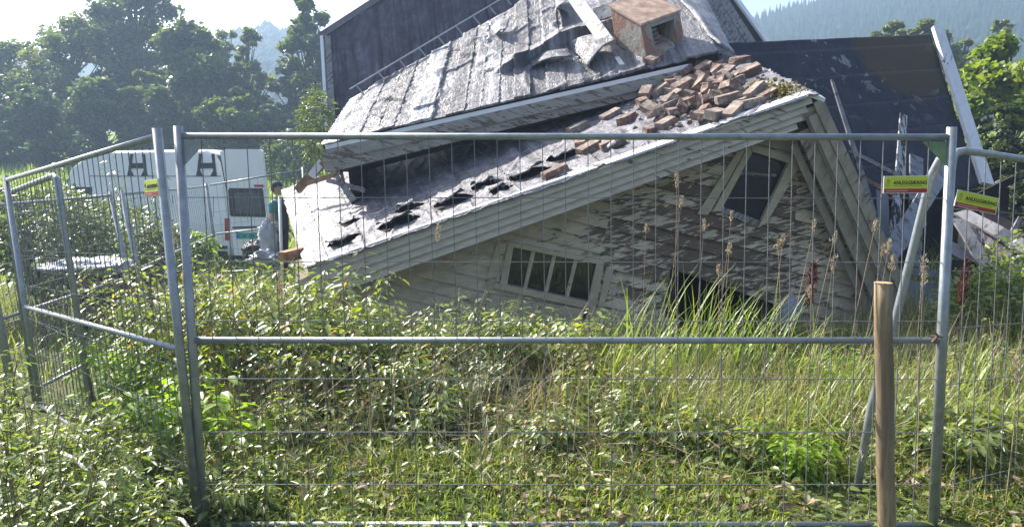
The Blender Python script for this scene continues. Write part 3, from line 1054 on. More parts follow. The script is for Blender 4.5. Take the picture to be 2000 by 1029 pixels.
wall_poly = [px(1592, 205), px(1815, 680), px(1815, 745), px(640, 745), px(560, 560), px(610, 535)]
HOLES = [[px(1470, 295), px(1543, 317), px(1484, 444), px(1400, 412)],
         [px(1000, 480), px(1168, 514), px(1148, 596), px(972, 556)],
         [px(1318, 528), px(1540, 602), px(1530, 760), px(1300, 760)]]
bdx, bdz = math.cos(ROTB), -math.sin(ROTB)                 # board direction (falls to the right)
qs = [(-bdz) * p[0] + bdx * p[1] for p in wall_poly]
gw = MB()
back = [Vector((p[0], YW + 0.05, p[1])) for p in wall_poly]
gw_polys = [wall_poly]
for h in HOLES:
    gw_polys = minus(gw_polys, h)
for P in gw_polys:
    gw.hexa([Vector((p[0], YW + 0.03, p[1])) for p in P], [Vector((p[0], YW + 0.08, p[1])) for p in P])
gable = gw.build('gable_wall', M['dark'], house)
BH = 0.128
q = min(qs)
row = 0
while q < max(qs):
    strip = clip(clip(wall_poly, bdz, -bdx, -q - 0.003), -bdz, bdx, q + BH)
    if area(strip) > 1e-3:
        pieces = [strip]
        for h in HOLES:
            pieces = minus(pieces, h)
        jit = random.uniform(-0.006, 0.006)
        for P in pieces:
            if area(P) < 1.2e-3:
                continue
            spring = random.uniform(-0.035, 0.035) if random.random() < 0.35 else 0.0
            xm = sum(p[0] for p in P) / len(P)
            xw = max(p[0] for p in P) - xm + 0.01
            fr, bk = [], []
            for (x, z) in P:
                k = 1 - ((-bdz) * x + bdx * z - q) / BH      # 0 at top, 1 at lower lap
                fr.append(Vector((x, YW + 0.004 - 0.032 * k + jit - max(0, spring * (x - xm) / xw), z)))
                bk.append(Vector((x, YW + 0.028, z)))
            mb = MB()
            mb.hexa(fr, bk)
            mb.build('board', M['wall_peel'], gable)
    q += BH
    row += 1

# closed dark attic behind the openings
at_ = MB()
at_.hexa([Vector((-1.6, 9.2, -0.2)), Vector((3.6, 9.2, -0.2)), Vector((3.6, 9.2, 2.1)), Vector((2.6, 9.2, 2.3)), Vector((-1.6, 9.2, 1.0))],
         [Vector((-1.6, 9.3, -0.2)), Vector((3.6, 9.3, -0.2)), Vector((3.6, 9.3, 2.1)), Vector((2.6, 9.3, 2.3)), Vector((-1.6, 9.3, 1.0))])
at_.build('inner_wall', M['dark'], house)
sw = MB()
sw.hexa([A_FL + Vector((0.12, 0.3, -0.12)), A_BL + Vector((0.15, 0, -0.12)), A_BL + Vector((0.15, 0, -1.9)), A_FL + Vector((0.12, 0.3, -1.2))],
        [p + Vector((0.08, 0, 0)) for p in (A_FL + Vector((0.12, 0.3, -0.12)), A_BL + Vector((0.15, 0, -0.12)), A_BL + Vector((0.15, 0, -1.9)), A_FL + Vector((0.12, 0.3, -1.2)))])
sw.build('eave_wall', M['casing'], house)


def board_px(parent, name, pts, Y0, Y1, mat):
    """a flat board whose outline is given on the wall plane"""
    P = [px(u, v, Y0) for u, v in pts]
    mb = MB()
    mb.hexa([Vector((x, Y0, z)) for x, z in P], [Vector((x, Y1, z)) for x, z in P])
    return mb.build(name, mat, parent)


# attic window, racked into a lozenge
aw = board_px(house, 'attic_window', [(1462, 286), (1475, 287), (1408, 412), (1392, 414)], YW - 0.055, YW + 0.02, M['casing'])
board_px(aw, 'casing', [(1440, 297), (1459, 290), (1383, 420), (1362, 418)], YW - 0.04, YW + 0.01, M['casing'])
board_px(aw, 'casing', [(1466, 281), (1562, 309), (1556, 323), (1470, 296)], YW - 0.065, YW + 0.02, M['casing'])
board_px(aw, 'casing', [(1541, 318), (1562, 326), (1497, 436), (1482, 444)], YW - 0.055, YW + 0.02, M['casing'])
board_px(aw, 'casing', [(1395, 409), (1408, 402), (1492, 434), (1486, 447)], YW - 0.05, YW + 0.02, M['plank_grey'])
board_px(aw, 'pane', [(1470, 294), (1543, 316), (1484, 443), (1399, 411)], YW + 0.035, YW + 0.039, M['glass'])
# lower window with four panes
lw = board_px(house, 'low_window', [(993, 473), (1004, 476), (990, 560), (976, 557)], YW - 0.05, YW + 0.02, M['casing'])
board_px(lw, 'casing', [(985, 470), (1180, 508), (1178, 518), (998, 482)], YW - 0.06, YW + 0.02, M['casing'])
board_px(lw, 'casing', [(972, 472), (992, 474), (962, 566), (945, 562)], YW - 0.045, YW + 0.01, M['casing'])
board_px(lw, 'casing', [(1166, 512), (1180, 514), (1163, 606), (1146, 602)], YW - 0.05, YW + 0.02, M['casing'])
board_px(lw, 'casing', [(1186, 516), (1202, 516), (1176, 610), (1166, 608)], YW - 0.035, YW + 0.01, M['casing'])
board_px(lw, 'sill', [(962, 562), (968, 552), (1160, 592), (1158, 606)], YW - 0.09, YW + 0.02, M['casing'])
PW = [(1000, 484), (1042, 492), (1083, 499), (1125, 508), (1166, 515)]
PB = [(984, 555), (1026, 563), (1067, 571), (1108, 580), (1148, 590)]
for i in range(1, 4):
    (a, b), (c, d) = PW[i], PB[i]
    board_px(lw, 'mullion', [(a - 4, b - 1), (a + 4, b), (c + 3, d), (c - 4, d)], YW - 0.02, YW + 0.02, M['casing'])
for i in range(4):
    board_px(lw, 'pane', [(PW[i][0] + 1, PW[i][1]), PW[i + 1], PB[i + 1], (PB[i][0] + 1, PB[i][1])], YW + 0.03, YW + 0.034, M['glass'])
# broken skirting at the foot of the wall
board_px(house, 'loose_wall_panel', [(1150, 600), (1330, 625), (1310, 668), (1138, 646)], YW - 0.13, YW - 0.07, M['casing'])
board_px(house, 'loose_wall_panel', [(960, 575), (1142, 604), (1128, 655), (930, 640)], YW - 0.10, YW - 0.05, M['casing'])
board_px(house, 'sill_beam', [(1080, 672), (1260, 690), (1255, 716), (1075, 700)], YW - 0.2, YW - 0.05, mat_plain('red_painted_sill', (0.16, 0.05, 0.04), 0.8, 0.4, 9))
board_px(house, 'door_frame', [(1540, 596), (1556, 600), (1520, 700), (1500, 696)], YW - 0.05, YW + 0.05, M['plank_blue'])
board_px(house, 'door_frame', [(1312, 520), (1326, 525), (1306, 700), (1290, 696)], YW - 0.05, YW + 0.02, M['dark'])

# ---- middle roof slope pushed up over the front one
B1, B2 = at(630, 283, 8.6), at(1330, 128, 9.475)
cB = 0.6
bB = (B2.z - B1.z - cB * (B2.y - B1.y)) / (B2.x - B1.x)
nB = Vector((-bB, -cB, 1)).normalized()
PB_ = (B1, nB)
CB = (B1, atp(1404, 100, PB_), atp(1262, -130, PB_), atp(688, 194, PB_))
rb_bm = MB()
rb_bm.hexa([p - nB * 0.12 for p in CB], [p - nB * 0.004 for p in CB])
roofB = rb_bm.build('middle_roof_slope', M['dark'], house)


def hB(s, t, p, seed):
    h = 0.012 * mnoise.noise(p * 1.7) + 0.010 * mnoise.noise(p * 5.5) + 0.006 * mnoise.noise(p * 13 + Vector((0, seed, 0)))
    c = abs(mnoise.noise(p * 1.3 + Vector((3, 9, seed * 0.05))))
    h += 0.022 * max(0, 0.07 - c) / 0.07
    # long fold across the slope near the middle
    f = t - (0.30 + 0.10 * (s - 0.55) + 0.03 * math.sin(s * 23))
    if 0.40 < s < 0.86 and 0 <= f < 0.16:
        h += 0.17 * (1 - f / 0.16) * min(1, (s - 0.40) / 0.06) * min(1, (0.86 - s) / 0.06)
    return h


ed = [0, 0.045, 0.085, 0.125, 0.165, 0.205, 0.255, 0.295, 0.335, 0.375, 0.42, 0.46, 0.50, 0.545, 0.59, 0.635, 0.68, 0.73, 0.80, 0.90, 1.0]
for i in range(len(ed) - 1):
    m = M['felt_pale'] if i in (0, 5) else (M['felt_bright'] if i in (1, 4, 9) else (M['felt_deep'] if i in (7, 11, 12) else M['felt']))
    sheet('felt_strip', CB, ed[i] - 0.004, ed[i + 1], -0.012, 1.0, 12, 110, hB, m, roofB, seed=i * 5.1 + 50, thick=0.010 + 0.012 * (i % 2) + 0.006 * (i % 3), ragged=0.007)
# eave board of the middle slope: two flaking boards and a dark soffit
E0, E1 = CB[0], atp(1345, 124, PB_)
ef = MB()
ef.beam(E0 + Vector((0.02, 0.04, -0.03)), E1 + Vector((0, 0.04, -0.03)), 0.06, 0.05)
fas = ef.build('eave_board', M['metal_white'], house)
for k, (dz, hh, yy) in enumerate(((-0.125, 0.13, 0.02), (-0.26, 0.12, 0.05))):
    mb = MB()
    mb.beam(E0 + Vector((0, yy, dz)), E1 + Vector((0, yy, dz + 0.06 * k)), 0.03, hh)
    mb.build('board', M['fascia'], fas)
sof = MB()
sof.hexa([E0 + Vector((0.1, 0.12, -0.3)), E1 + Vector((0, 0.12, -0.28)), E1 + Vector((0, 1.2, 0.2)), E0 + Vector((0.2, 1.0, -0.3))],
         [E0 + Vector((0.1, 0.12, -0.26)), E1 + Vector((0, 0.12, -0.24)), E1 + Vector((0, 1.2, 0.26)), E0 + Vector((0.2, 1.0, -0.26))])
sof.build('soffit', M['dark'], house)
bs = MB()  # unseen slope and side wall added to block sun under the middle slope
q_ = [CB[3] + Vector((-0.05, 0, -0.06)), CB[2] + Vector((0, 0, -0.06)), CB[2] + Vector((0, 1.5, -0.5)), CB[3] + Vector((-0.1, 1.7, -0.12))]
bs.hexa([p - Vector((0, 0, 0.06)) for p in q_], q_)
bs.hexa([q_[0], q_[3], q_[3] + Vector((0, 0, -2.2)), q_[0] + Vector((0, 0, -2.2))], [p + Vector((0.05, 0, 0)) for p in (q_[0], q_[3], q_[3] + Vector((0, 0, -2.2)), q_[0] + Vector((0, 0, -2.2)))])
bs.build('sun_blocking_slope', M['felt_deep'], house)
lw0, lw1, lw2 = CB[0] + Vector((0.12, 0.10, -0.1)), CB[3] + Vector((0.12, 0, -0.1)), CB[3] + Vector((0.2, 0, -2.4))
lw3 = Vector((CB[0].x + 0.25, CB[0].y + 0.10, CB[0].z - 1.4))
for k in range(2, 6):  # boards added under the slope's left end to keep sunlight out
    a0, a1 = lw0.lerp(lw1, k / 6), lw0.lerp(lw1, (k + 0.97) / 6)
    d0, d1 = lw3.lerp(lw2, k / 6), lw3.lerp(lw2, (k + 0.97) / 6)
    mb = MB()
    d0, d1 = d0 + Vector((0, 0, random.uniform(0, 0.15))), d1 + Vector((0, 0, random.uniform(0, 0.15)))
    mb.hexa([a0, a1, d1, d0], [p + Vector((0.03, 0, 0)) for p in (a0, a1, d1, d0)])
    mb.build('sun_blocking_board', M['dark'], house)
# snow guard rod with brackets along the top of the slope
g0, g1 = atp(694, 192, PB_, 0.02), atp(1015, -4, PB_, 0.02)
sg = MB()
off = Vector((-0.07, 0.02, 0.09))
sg.tube([g0 + off, g1 + off], 0.010, 6)
sgo = sg.build('snow_guard', M['galv'], house)
for i in range(9):
    p = g0.lerp(g1, (i + 0.3) / 9.0)
    mb = MB()
    mb.beam(p + Vector((0.03, 0, -0.03)), p + off * 1.1, 0.020, 0.020, Vector((1, 0, 0)))
    mb.build('bracket', M['galv'], sgo)

# ---- rear roof slope in the shade: purple felt on the left, bare streaked boards on the right
PC = plane3(at(640, 250, 17.0), at(634, 72, 18.0), at(1496, 82, 19.0))
CC = [atp(u, v, PC) for u, v in ((650, 330), (1400, 330), (1400, -150), (900, -150))]
C_l = [atp(u, v, PC) for u, v in ((648, 300), (1330, 300), (1290, -125), (930, -125), (634, 72))]
nC = PC[1]
if nC.y > 0:
    nC = -nC
rc = MB()
rc.hexa([p - nC * 0.25 for p in C_l], [p - nC * 0.05 for p in C_l])
roofC = rc.build('rear_roof_slope', M['dark'], house)
# the felt itself, fan-shaped strips cut to the slope's outline
CF = (atp(648, 300, PC), atp(1330, 300, PC), atp(1290, -125, PC), atp(634, 72, PC))
ctop = (atp(634, 72, PC), atp(930, -125, PC))


def hC(s, t, p, seed):
    return 0.09 * mnoise.noise(Vector((p.x * 1.5 + p.z * 0.8, p.y, p.z * 0.35))) + 0.05 * mnoise.noise(Vector((p.x * 2.2, p.y * 2.2, p.z * 0.7))) + 0.012 * mnoise.noise(p * 5)


def lin_top(s):
    return ctop[0].lerp(ctop[1], min(1, s / 0.5)) if s < 0.5 else ctop[1].lerp(atp(1290, -125, PC), (s - 0.5) / 0.5)


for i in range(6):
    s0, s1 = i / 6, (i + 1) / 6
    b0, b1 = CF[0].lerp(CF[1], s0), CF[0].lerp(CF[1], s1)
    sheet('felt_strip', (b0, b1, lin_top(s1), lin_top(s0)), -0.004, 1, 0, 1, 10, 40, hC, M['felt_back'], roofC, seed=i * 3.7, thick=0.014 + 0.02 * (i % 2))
ridge_c = MB()
ridge_c.beam(ctop[0] + Vector((-0.1, 0, 0)), ctop[1], 0.16, 0.08, nC)
ridge_c.build('ridge_cap', M['felt'], roofC)
wb = MB()
e0, e1 = atp(646, 300, PC), atp(633, 74, PC)
wb.beam(e0 + nC * 0.03 + Vector((-0.05, 0, 0)), e1 + nC * 0.03 + Vector((-0.05, 0, 0)), 0.07, 0.10, nC)
wb.build('edge_batten', M['metal_white'], roofC)
wb = MB()
wb.beam(e0 + nC * 0.07 + Vector((0.09, 0, 0)), e1 + nC * 0.07 + Vector((0.09, 0, 0)), 0.13, 0.03, nC)
wb.build('edge_strip', M['plank_grey'], roofC)
# bare boards falling down to the right, then the white verge
Rr = [(1318, -60), (1492, 82)]
bare = MB()
bare.hexa([p - nC * 0.12 for p in [atp(u, v, PC) for u, v in ((1250, -125), (1345, -125), (1495, 84), (1450, 210), (1300, 210))]],
          [p - nC * 0.02 for p in [atp(u, v, PC) for u, v in ((1250, -125), (1345, -125), (1495, 84), (1450, 210), (1300, 210))]])
bareo = bare.build('bare_roof_boarding', M['dark'], house)
for i in range(14):
    k = i / 14
    u0, u1 = 1215 + 128 * k, 1345 + 145 * k
    a, b = atp(u0, -125, PC, 0.0), atp(u1, 100, PC, 0.0)
    mb = MB()
    mb.beam(a + nC * random.uniform(0.02, 0.05), b + nC * random.uniform(0.02, 0.05), random.uniform(0.09, 0.13), 0.03, nC)
    mb.build('board', random.choice([M['plank_blue'], M['plank_grey'], M['felt_back'], M['plank_grey']]), bareo)
wv = MB()
wv.beam(atp(1345, -125, PC) + nC * 0.06, atp(1497, 86, PC) + nC * 0.06, 0.10, 0.08, nC)
wv.build('white_verge', M['metal_white'], house)
# felt hip running from the chimney to the dark wing
hp = (atp(1404, 98, PB_, 0.05), atp(1404, 98, PB_, 0.05) + Vector((0.22, 0.15, -0.1)), atp(1330, -25, PB_, 0.05) + Vector((0.35, 0.3, 0.0)), atp(1300, -25, PB_, 0.05))


def hH(s, t, p, seed):
    return 0.02 * mnoise.noise(p * 3) + 0.008 * mnoise.noise(p * 9)


sheet('hip_felt', hp, 0, 1, 0, 1, 6, 24, hH, M['felt_bright'], house, 4.0, 0.03)

# raised flaps of torn felt on the middle slope
for i, (pts, hh) in enumerate((([(1085, 0), (1112, 0), (1108, 40), (1090, 58)], 0.22),
                               ([(1110, 92), (1190, 90), (1205, 108), (1150, 140)], 0.16),
                               ([(1030, 122), (1110, 112), (1118, 130), (1040, 138)], 0.10),
                               ([(960, 62), (998, 50), (990, 78), (970, 76)], 0.10))):
    c = [atp(u, v, PB_, 0.03) for u, v in pts]
    lift = [0.02, 0.6, 1.0, 0.2]
    cs = (c[3] + nB * hh * 0.2, c[2] + nB * hh, c[1] + nB * hh * 0.7, c[0])

    def hF(s, t, p, seed):
        return hh * 0.4 * math.sin(PI * s) + 0.02 * mnoise.noise(p * 8)
    sheet('felt_flap', cs, 0, 1, 0, 1, 8, 10, hF, M['felt'], roofB, i * 9.0, 0.012, 0.03)

# ---- chimney block leaning on the middle slope
O = atp(1266, 124, PB_, -0.02)
Ot = at(1252, 48, O.y + 0.08)
Lb = at(1203, 88, O.y + 0.42)
Rb = at(1341, 97, O.y + 0.40)
ex, ey, ez = (Rb - O), (Lb - O), (Ot - O)
chim = thing('chimney', 'leaning chimney block with flaking plaster and a square black hole', 'chimney', O)


def C3(a, b, c):
    return O + ex * a + ey * b + ez * c


def cbox(a0, a1, b0, b1, c0, c1):
    return ([C3(a0, b0, c0), C3(a1, b0, c0), C3(a1, b1, c0), C3(a0, b1, c0)], [C3(a0, b0, c1), C3(a1, b0, c1), C3(a1, b1, c1), C3(a0, b1, c1)])


cb = MB()
for bx_ in ((0, 0.24, 0, 1, 0, 0.97), (0.82, 1, 0, 1, 0, 0.97), (0.24, 0.82, 0, 1, 0, 0.2), (0.24, 0.82, 0, 1, 0.83, 0.97), (0.24, 0.82, 0.6, 1, 0.2, 0.83)):
    cb.hexa(*cbox(*bx_))
co = cb.build('chimney_body', M['plaster'], chim)
mod = co.modifiers.new('bevel', 'BEVEL')
mod.width = 0.012
mod.segments = 2
cc = MB()
cc.hexa(*cbox(-0.02, 1.02, -0.02, 1.02, 0.975, 1.03))
cc.build('chimney_cap', M['cap'], chim)
inn = MB()
inn.hexa(*cbox(0.25, 0.81, 0.5, 0.598, 0.21, 0.82))
inn.build('flue_back', M['dark'], chim)
for i in range(4):
    mb = MB()
    mb.hexa(*cbox(0.26 + 0.02 * i, 0.60 - 0.03 * i, 0.22, 0.49, 0.24 + 0.11 * i, 0.30 + 0.11 * i))
    mb.build('inner_brick', M['brick'], chim)

# ------------------------------------------------------------------ loose bricks lying on the front slope
bk = MB()
bk.box((0, 0, 0), 0.235, 0.115, 0.072)
bkm = bk.build('brick_source', M['brick'])
bmesh_me = bkm.data
for v in bmesh_me.vertices:
    v.co += Vector((random.uniform(-.006, .006), random.uniform(-.006, .006), random.uniform(-.005, .005)))
bpy.data.objects.remove(bkm)
half = MB()
half.hexa([Vector(p) for p in ((-.07, -.058, -.033), (.05, -.055, -.033), (.075, .05, -.033), (-.06, .058, -.033))],
          [Vector(p) for p in ((-.065, -.055, .033), (.03, -.057, .034), (.06, .055, .03), (-.065, .055, .035))])
hm = half.build('half_source', M['brick'])
half_me = hm.data
bpy.data.objects.remove(hm)


def brick(u, v, yaw, tilt=(0, 0), lift=0.035, hf=False, label=None, group=None, sc=1.0, pl=PA):
    p = atp(u, v, pl, lift)
    o = bpy.data.objects.new('brick', half_me if hf else bmesh_me)
    COL.objects.link(o)
    base = Vector((0, 0, 1)).rotation_difference(pl[1])
    o.rotation_mode = 'QUATERNION'
    o.rotation_quaternion = base @ Euler((tilt[0], tilt[1], yaw)).to_quaternion()
    o.location = p
    o.scale = (sc, sc * random.uniform(0.92, 1.08), sc * random.uniform(0.95, 1.1))
    tag(o, label or 'loose brick in the tumbled heap on the sunlit roof', 'brick', group or 'bricks in the heap on the roof')
    return o


solo = [(1130, 256, 0.5, 'single brick lying just above the fence rail, leftmost on the roof'),
        (1194, 232, 0.45, 'pale brick lying level left of the brick heap'),
        (1226, 240, 0.9, 'brick standing on its edge beside the level pale brick'),
        (1140, 285, 1.2, 'brick just below the fence rail leaning against another brick'),
        (1152, 296, 0.5, 'brick lying in front of the leaning one below the rail'),
        (1198, 288, 0.1, 'flat brick below the rail at the head of the bare edge'),
        (1086, 344, 0.30, 'long reddish brick lying along the white roof edge'),
        (1276, 122, 0.8, 'pale brick lying at the foot of the chimney')]
for (u, v, yw, lb) in solo:
    brick(u, v, yw, (random.uniform(-.1, .1), random.uniform(-.1, .1)), 0.04, label=lb, group='bricks scattered on the roof', sc=1.08, pl=PB_ if 'chimney' in lb else PA)
heap = [(1290, 162, 1.2, .1), (1326, 152, 1.6, .9), (1290, 188, .3, .1), (1262, 216, .1, .1), (1310, 216, .2, .2), (1338, 218, 1.2, .1), (1336, 184, .5, .3),
        (1350, 196, 1.3, .5), (1315, 200, .1, .1), (1375, 150, .5, .25), (1362, 138, 1.1, .7), (1412, 135, .6, .2), (1446, 136, .4, .1), (1420, 155, .5, .2),
        (1436, 170, .6, .1), (1356, 218, .6, .2), (1368, 240, 1.2, .3), (1400, 236, .7, .3), (1424, 212, .1, .1), (1452, 206, .3, .1), (1436, 226, .4, .1),
        (1290, 240, .7, .2), (1300, 252, .4, .1), (1270, 262, .2, .1), (1478, 196, .5, .1), (1396, 178, 1.4, .2), (1384, 205, .4, .1), (1320, 235, .2, .0),
        (1470, 212, .5, .1), (1500, 196, .4, .1), (1268, 196, 1.0, .2), (1408, 196, .9, .1), (1405, 150, 1.5, .4), (1344, 160, .9, .4), (1462, 150, .3, .2), (1380, 222, 1.0, .2)]
for i, (u, v, yw, tl) in enumerate(heap):
    brick(u + random.uniform(-3, 3), v + random.uniform(-2, 2), yw + random.uniform(-.3, .3), (tl * random.choice((-1, 1)), random.uniform(-.25, .25)),
          0.045 + 0.05 * (i % 3 == 0) + tl * 0.08, hf=(i % 4 == 3), sc=random.uniform(0.9, 1.12))
for i in range(60):
    u, v = random.gauss(1375, 54), random.gauss(190, 27)
    if v > 262 - (u - 1250) * 0.33 or v < 128 or v < 112 + (u - 1400) * 0.46:
        continue
    brick(u, v, random.uniform(0, 3), (random.uniform(-.8, .8), random.uniform(-.8, .8)), random.uniform(0.03, 0.11), hf=random.random() < 0.6, sc=random.uniform(0.8, 1.1))
HEAP = [o for o in COL.objects if o.get('group') == 'bricks in the heap on the roof']
ORD = ['first', 'second', 'third', 'fourth', 'fifth', 'sixth', 'seventh', 'eighth', 'ninth', 'tenth', 'eleventh', 'twelfth', 'thirteenth', 'fourteenth',
       'fifteenth', 'sixteenth', 'seventeenth', 'eighteenth', 'nineteenth', 'twentieth']


def proj(p):
    d = p - Vector((0, 0, CAMZ))
    zc = d.y * CP - d.z * SP
    return 1000 + F * d.x / zc, 514.5 - F * (d.y * SP + d.z * CP) / zc


HEAP.sort(key=lambda o: proj(o.location)[1] + 0.15 * proj(o.location)[0])
ROWS = ['top row', 'second row', 'third row', 'fourth row', 'fifth row', 'lowest row']
per_row = -(-len(HEAP) // 6)
for r_ in range(6):
    row_ = sorted(HEAP[r_ * per_row:(r_ + 1) * per_row], key=lambda o: proj(o.location)[0])
    for i, o in enumerate(row_):
        o['label'] = f"{'half brick' if o.data == half_me else 'brick'} in the roof heap, {ORD[i]} from left in its {ROWS[r_]}"
# small rubble and torn felt between the bricks, moss by the apex
rb = MB()
for i in range(900):
    u, v = random.gauss(1370, 70), random.gauss(195, 33)
    if v > 275 - (u - 1240) * 0.26 or v < 105 or v < 106 + (u - 1400) * 0.46:
        continue
    p = atp(u, v, PA, 0.02)
    s_ = random.uniform(0.012, 0.05)
    rb.box(p, s_, s_ * random.uniform(.5, 1.5), s_ * 0.7, Euler((random.random() * 3, random.random() * 3, random.random() * 3)).to_matrix())
tag(rb.build('brick_rubble', M['brick']), 'crumbled brick and mortar rubble between the loose bricks', 'rubble', kind='stuff')
n = 330
P = np.array([list(atp(random.gauss(1512, 24), random.gauss(184, 7) , PA, random.uniform(0.02, 0.08))) for _ in range(n)])
quads_cloud('moss', P, RNG.uniform(0.02, 0.05, n), M['moss'], RNG.random(n))
tag(bpy.context.scene.objects['moss'], 'yellow moss growing on the roof edge near the gable tip', 'moss', kind='stuff')


# ------------------------------------------------------------------ the dark wing behind on the right
D_RL, D_RR, D_BR = at(1385, 88, 11.4), at(1815, 69, 13.2), at(1905, 364, 11.4)
PD = plane3(D_RL, D_RR, D_BR)
nD = PD[1]
if nD.y > 0:
    nD = -nD
D_BL = D_RL + (D_BR - D_RR)
wing = thing('house_wing', 'house wing with a steep dark felt roof and white verge board', 'house', (5.2, 12.0, 0.0))
CD = (D_BL, D_BR, D_RR, D_RL)
wd_ = MB()
wd_.hexa([p - nD * 0.16 for p in CD], [p - nD * 0.01 for p in CD])
roofD = wd_.build('wing_roof', M['felt_dark'], wing)


def hD(s, t, p, seed):
    return 0.016 * mnoise.noise(p * 1.6) + 0.010 * mnoise.noise(p * 5 + Vector((seed, 0, 0)))


tt = [0, 0.19, 0.38, 0.56, 0.75, 0.93, 1.0]
for i in range(6):
    sheet('felt_course', CD, 0, 1, tt[i] - 0.012, tt[i + 1], 40, 8, hD, M['felt_dark'], roofD, i * 4.0, 0.014 + 0.022 * (6 - i) / 3, 0.002)
back_d = MB()
bd = [D_RL, D_RR, D_RR + Vector((-0.9, 2.6, -2.4)), D_RL + Vector((-0.9, 2.6, -2.4))]
back_d.hexa([p - Vector((0, 0, 0.2)) for p in bd], bd)
back_d.build('far_roof', M['felt_dark'], wing)
vb = MB()
vb.beam(D_RR + nD * 0.05 + Vector((0.10, 0.0, 0.07)), D_BR + nD * 0.05 + Vector((0.12, -0.02, 0.0)), 0.22, 0.06, nD)
vb.build('verge_board', M['white_wood'], wing)
gv = MB()
gv.hexa([D_RR + Vector((0, 0.1, -0.1)), D_BR + Vector((-.05, 0.05, -0.1)), Vector((D_BR.x - .05, D_BR.y + .1, 0.1)), Vector((D_RR.x, D_RR.y + 1.5, 0.1))],
        [p + Vector((-0.1, 0.02, 0)) for p in (D_RR + Vector((0, 0.1, -0.1)), D_BR + Vector((-.05, 0.05, -0.1)), Vector((D_BR.x - .05, D_BR.y + .1, 0.1)), Vector((D_RR.x, D_RR.y + 1.5, 0.1)))])
gv.build('wing_gable', M['casing'], wing)
fw = MB()
a, b = D_BL + Vector((0.1, 0.35, -0.05)), D_BR + Vector((-0.1, 0.35, -0.05))
fw.hexa([a, b, Vector((b.x, b.y, -0.1)), Vector((a.x, a.y, -0.1))], [p + Vector((0, 0.1, 0)) for p in (a, b, Vector((b.x, b.y, -0.1)), Vector((a.x, a.y, -0.1)))])
fw.build('wing_wall', M['dark'], wing)


# ------------------------------------------------------------------ loose planks
def plank(label, u0, v0, Y0, u1, v1, Y1, wpx, mat, thick=0.028, group=None, taper=1.0, name='plank'):
    p0, p1 = at(u0, v0, Y0), at(u1, v1, Y1)
    w = wpx / F * (Y0 + Y1) / 2
    t = thing(name, label, 'plank' if name == 'plank' else name.replace('_', ' '), p1, group)
    t['kind'] = 'thing'
    # a plank with slight twist and a splintered end
    d = (p1 - p0)
    nseg = 5
    mb = MB()
    up = Vector((0, -1, 0.25)).normalized()
    sd = d.normalized().cross(up).normalized()
    up = sd.cross(d.normalized())
    rings = []
    for i in range(nseg + 1):
        k = i / nseg
        c = p0 + d * k + up * 0.012 * math.sin(k * 5 + u0)
        ww = w * (taper + (1 - taper) * k) * (1 + 0.08 * mnoise.noise((k * 4, u0, v0)))
        rings.append([c - sd * ww / 2 - up * thick / 2, c + sd * ww / 2 - up * thick / 2, c + sd * ww / 2 + up * thick / 2, c - sd * ww / 2 + up * thick / 2])
    sp = 0.25 * w
    rings[0][1] = rings[0][1] - d.normalized() * sp
    rings[0][2] = rings[0][2] - d.normalized() * sp
    vs = [v for r in rings for v in r]
    fs = [(3, 2, 1, 0), tuple(4 * nseg + i for i in range(4))]
    for i in range(nseg):
        for j in range(4):
            a = 4 * i + j
            b = 4 * i + (j + 1) % 4
            fs.append((a, b, b + 4, a + 4))
    mb.add(vs, fs)
    mb.build('board', mat, t)
    return t


plank('long thin pale lath leaning against the right gable verge', 1626, 158, 8.7, 1706, 420, 8.2, 13, M['plank_grey'], taper=0.35)
plank('upright plank with flaking white paint standing against the dark roof', 1765, 226, 9.6, 1738, 560, 9.0, 20, M['plank_flaky'], taper=0.7)
plank('short grey plank standing behind the yellow sign', 1790, 308, 9.7, 1786, 520, 9.2, 26, M['plank_blue'])
plank('wide bluish plank leaning from the fence brace down to the left', 1852, 318, 8.6, 1728, 505, 7.9, 32, M['plank_blue'], 0.03)
plank('second bluish plank lying just under the wide leaning one', 1800, 430, 8.3, 1720, 520, 7.8, 26, M['plank_blue'], 0.03)
plank('thin grey stick slanting down to the yellow sign', 1660, 296, 8.6, 1775, 352, 8.4, 8, M['plank_grey'])
plank('short brown stick under the thin grey one', 1680, 345, 8.5, 1745, 380, 8.4, 9, M['plank_brown'])
plank('dark blue upright board left of the flaking white plank', 1722, 372, 9.2, 1728, 560, 9.0, 22, M['blue_grey'])
plank('black charred beam slanting up to the right over the debris', 1862, 408, 9.0, 1990, 345, 8.4, 13, M['dark'], 0.06, name='beam')
plank('grey board topmost in the debris at the right edge', 1878, 415, 8.6, 2040, 505, 7.6, 30, M['plank_grey'])
plank('grey board second from the top of the right debris', 1900, 440, 8.4, 2040, 560, 7.5, 34, M['plank_grey'])
plank('short grey board slanting steeply in the right debris', 1872, 430, 8.4, 1925, 520, 7.9, 26, M['plank_grey'])
plank('bluish board lowest in the debris right of the fence post', 1850, 480, 8.4, 2000, 560, 7.8, 24, M['plank_blue'])
plank('dark board lying steeply between the brace and the right fence post', 1790, 400, 8.8, 1760, 560, 8.4, 26, M['dark'])
plank('dark wide board behind the right sign slanting down to the right', 1905, 380, 8.9, 1990, 470, 8.3, 40, M['dark'])
plank('grey splintered board pointing up right of the right sign', 1992, 430, 8.3, 1930, 540, 8.0, 20, M['plank_grey'], taper=0.6)
plank('short dark beam under the right debris boards', 1860, 520, 8.1, 1960, 535, 8.0, 26, M['dark'], 0.06, name='beam')
plank('narrow grey board running level behind the right fence post', 1760, 530, 8.4, 1990, 545, 8.0, 16, M['plank_grey'])
plank('pale board leaning against the doorway of the sunken gable', 1555, 590, 7.3, 1480, 720, 6.9, 40, M['plank_blue'], 0.03)
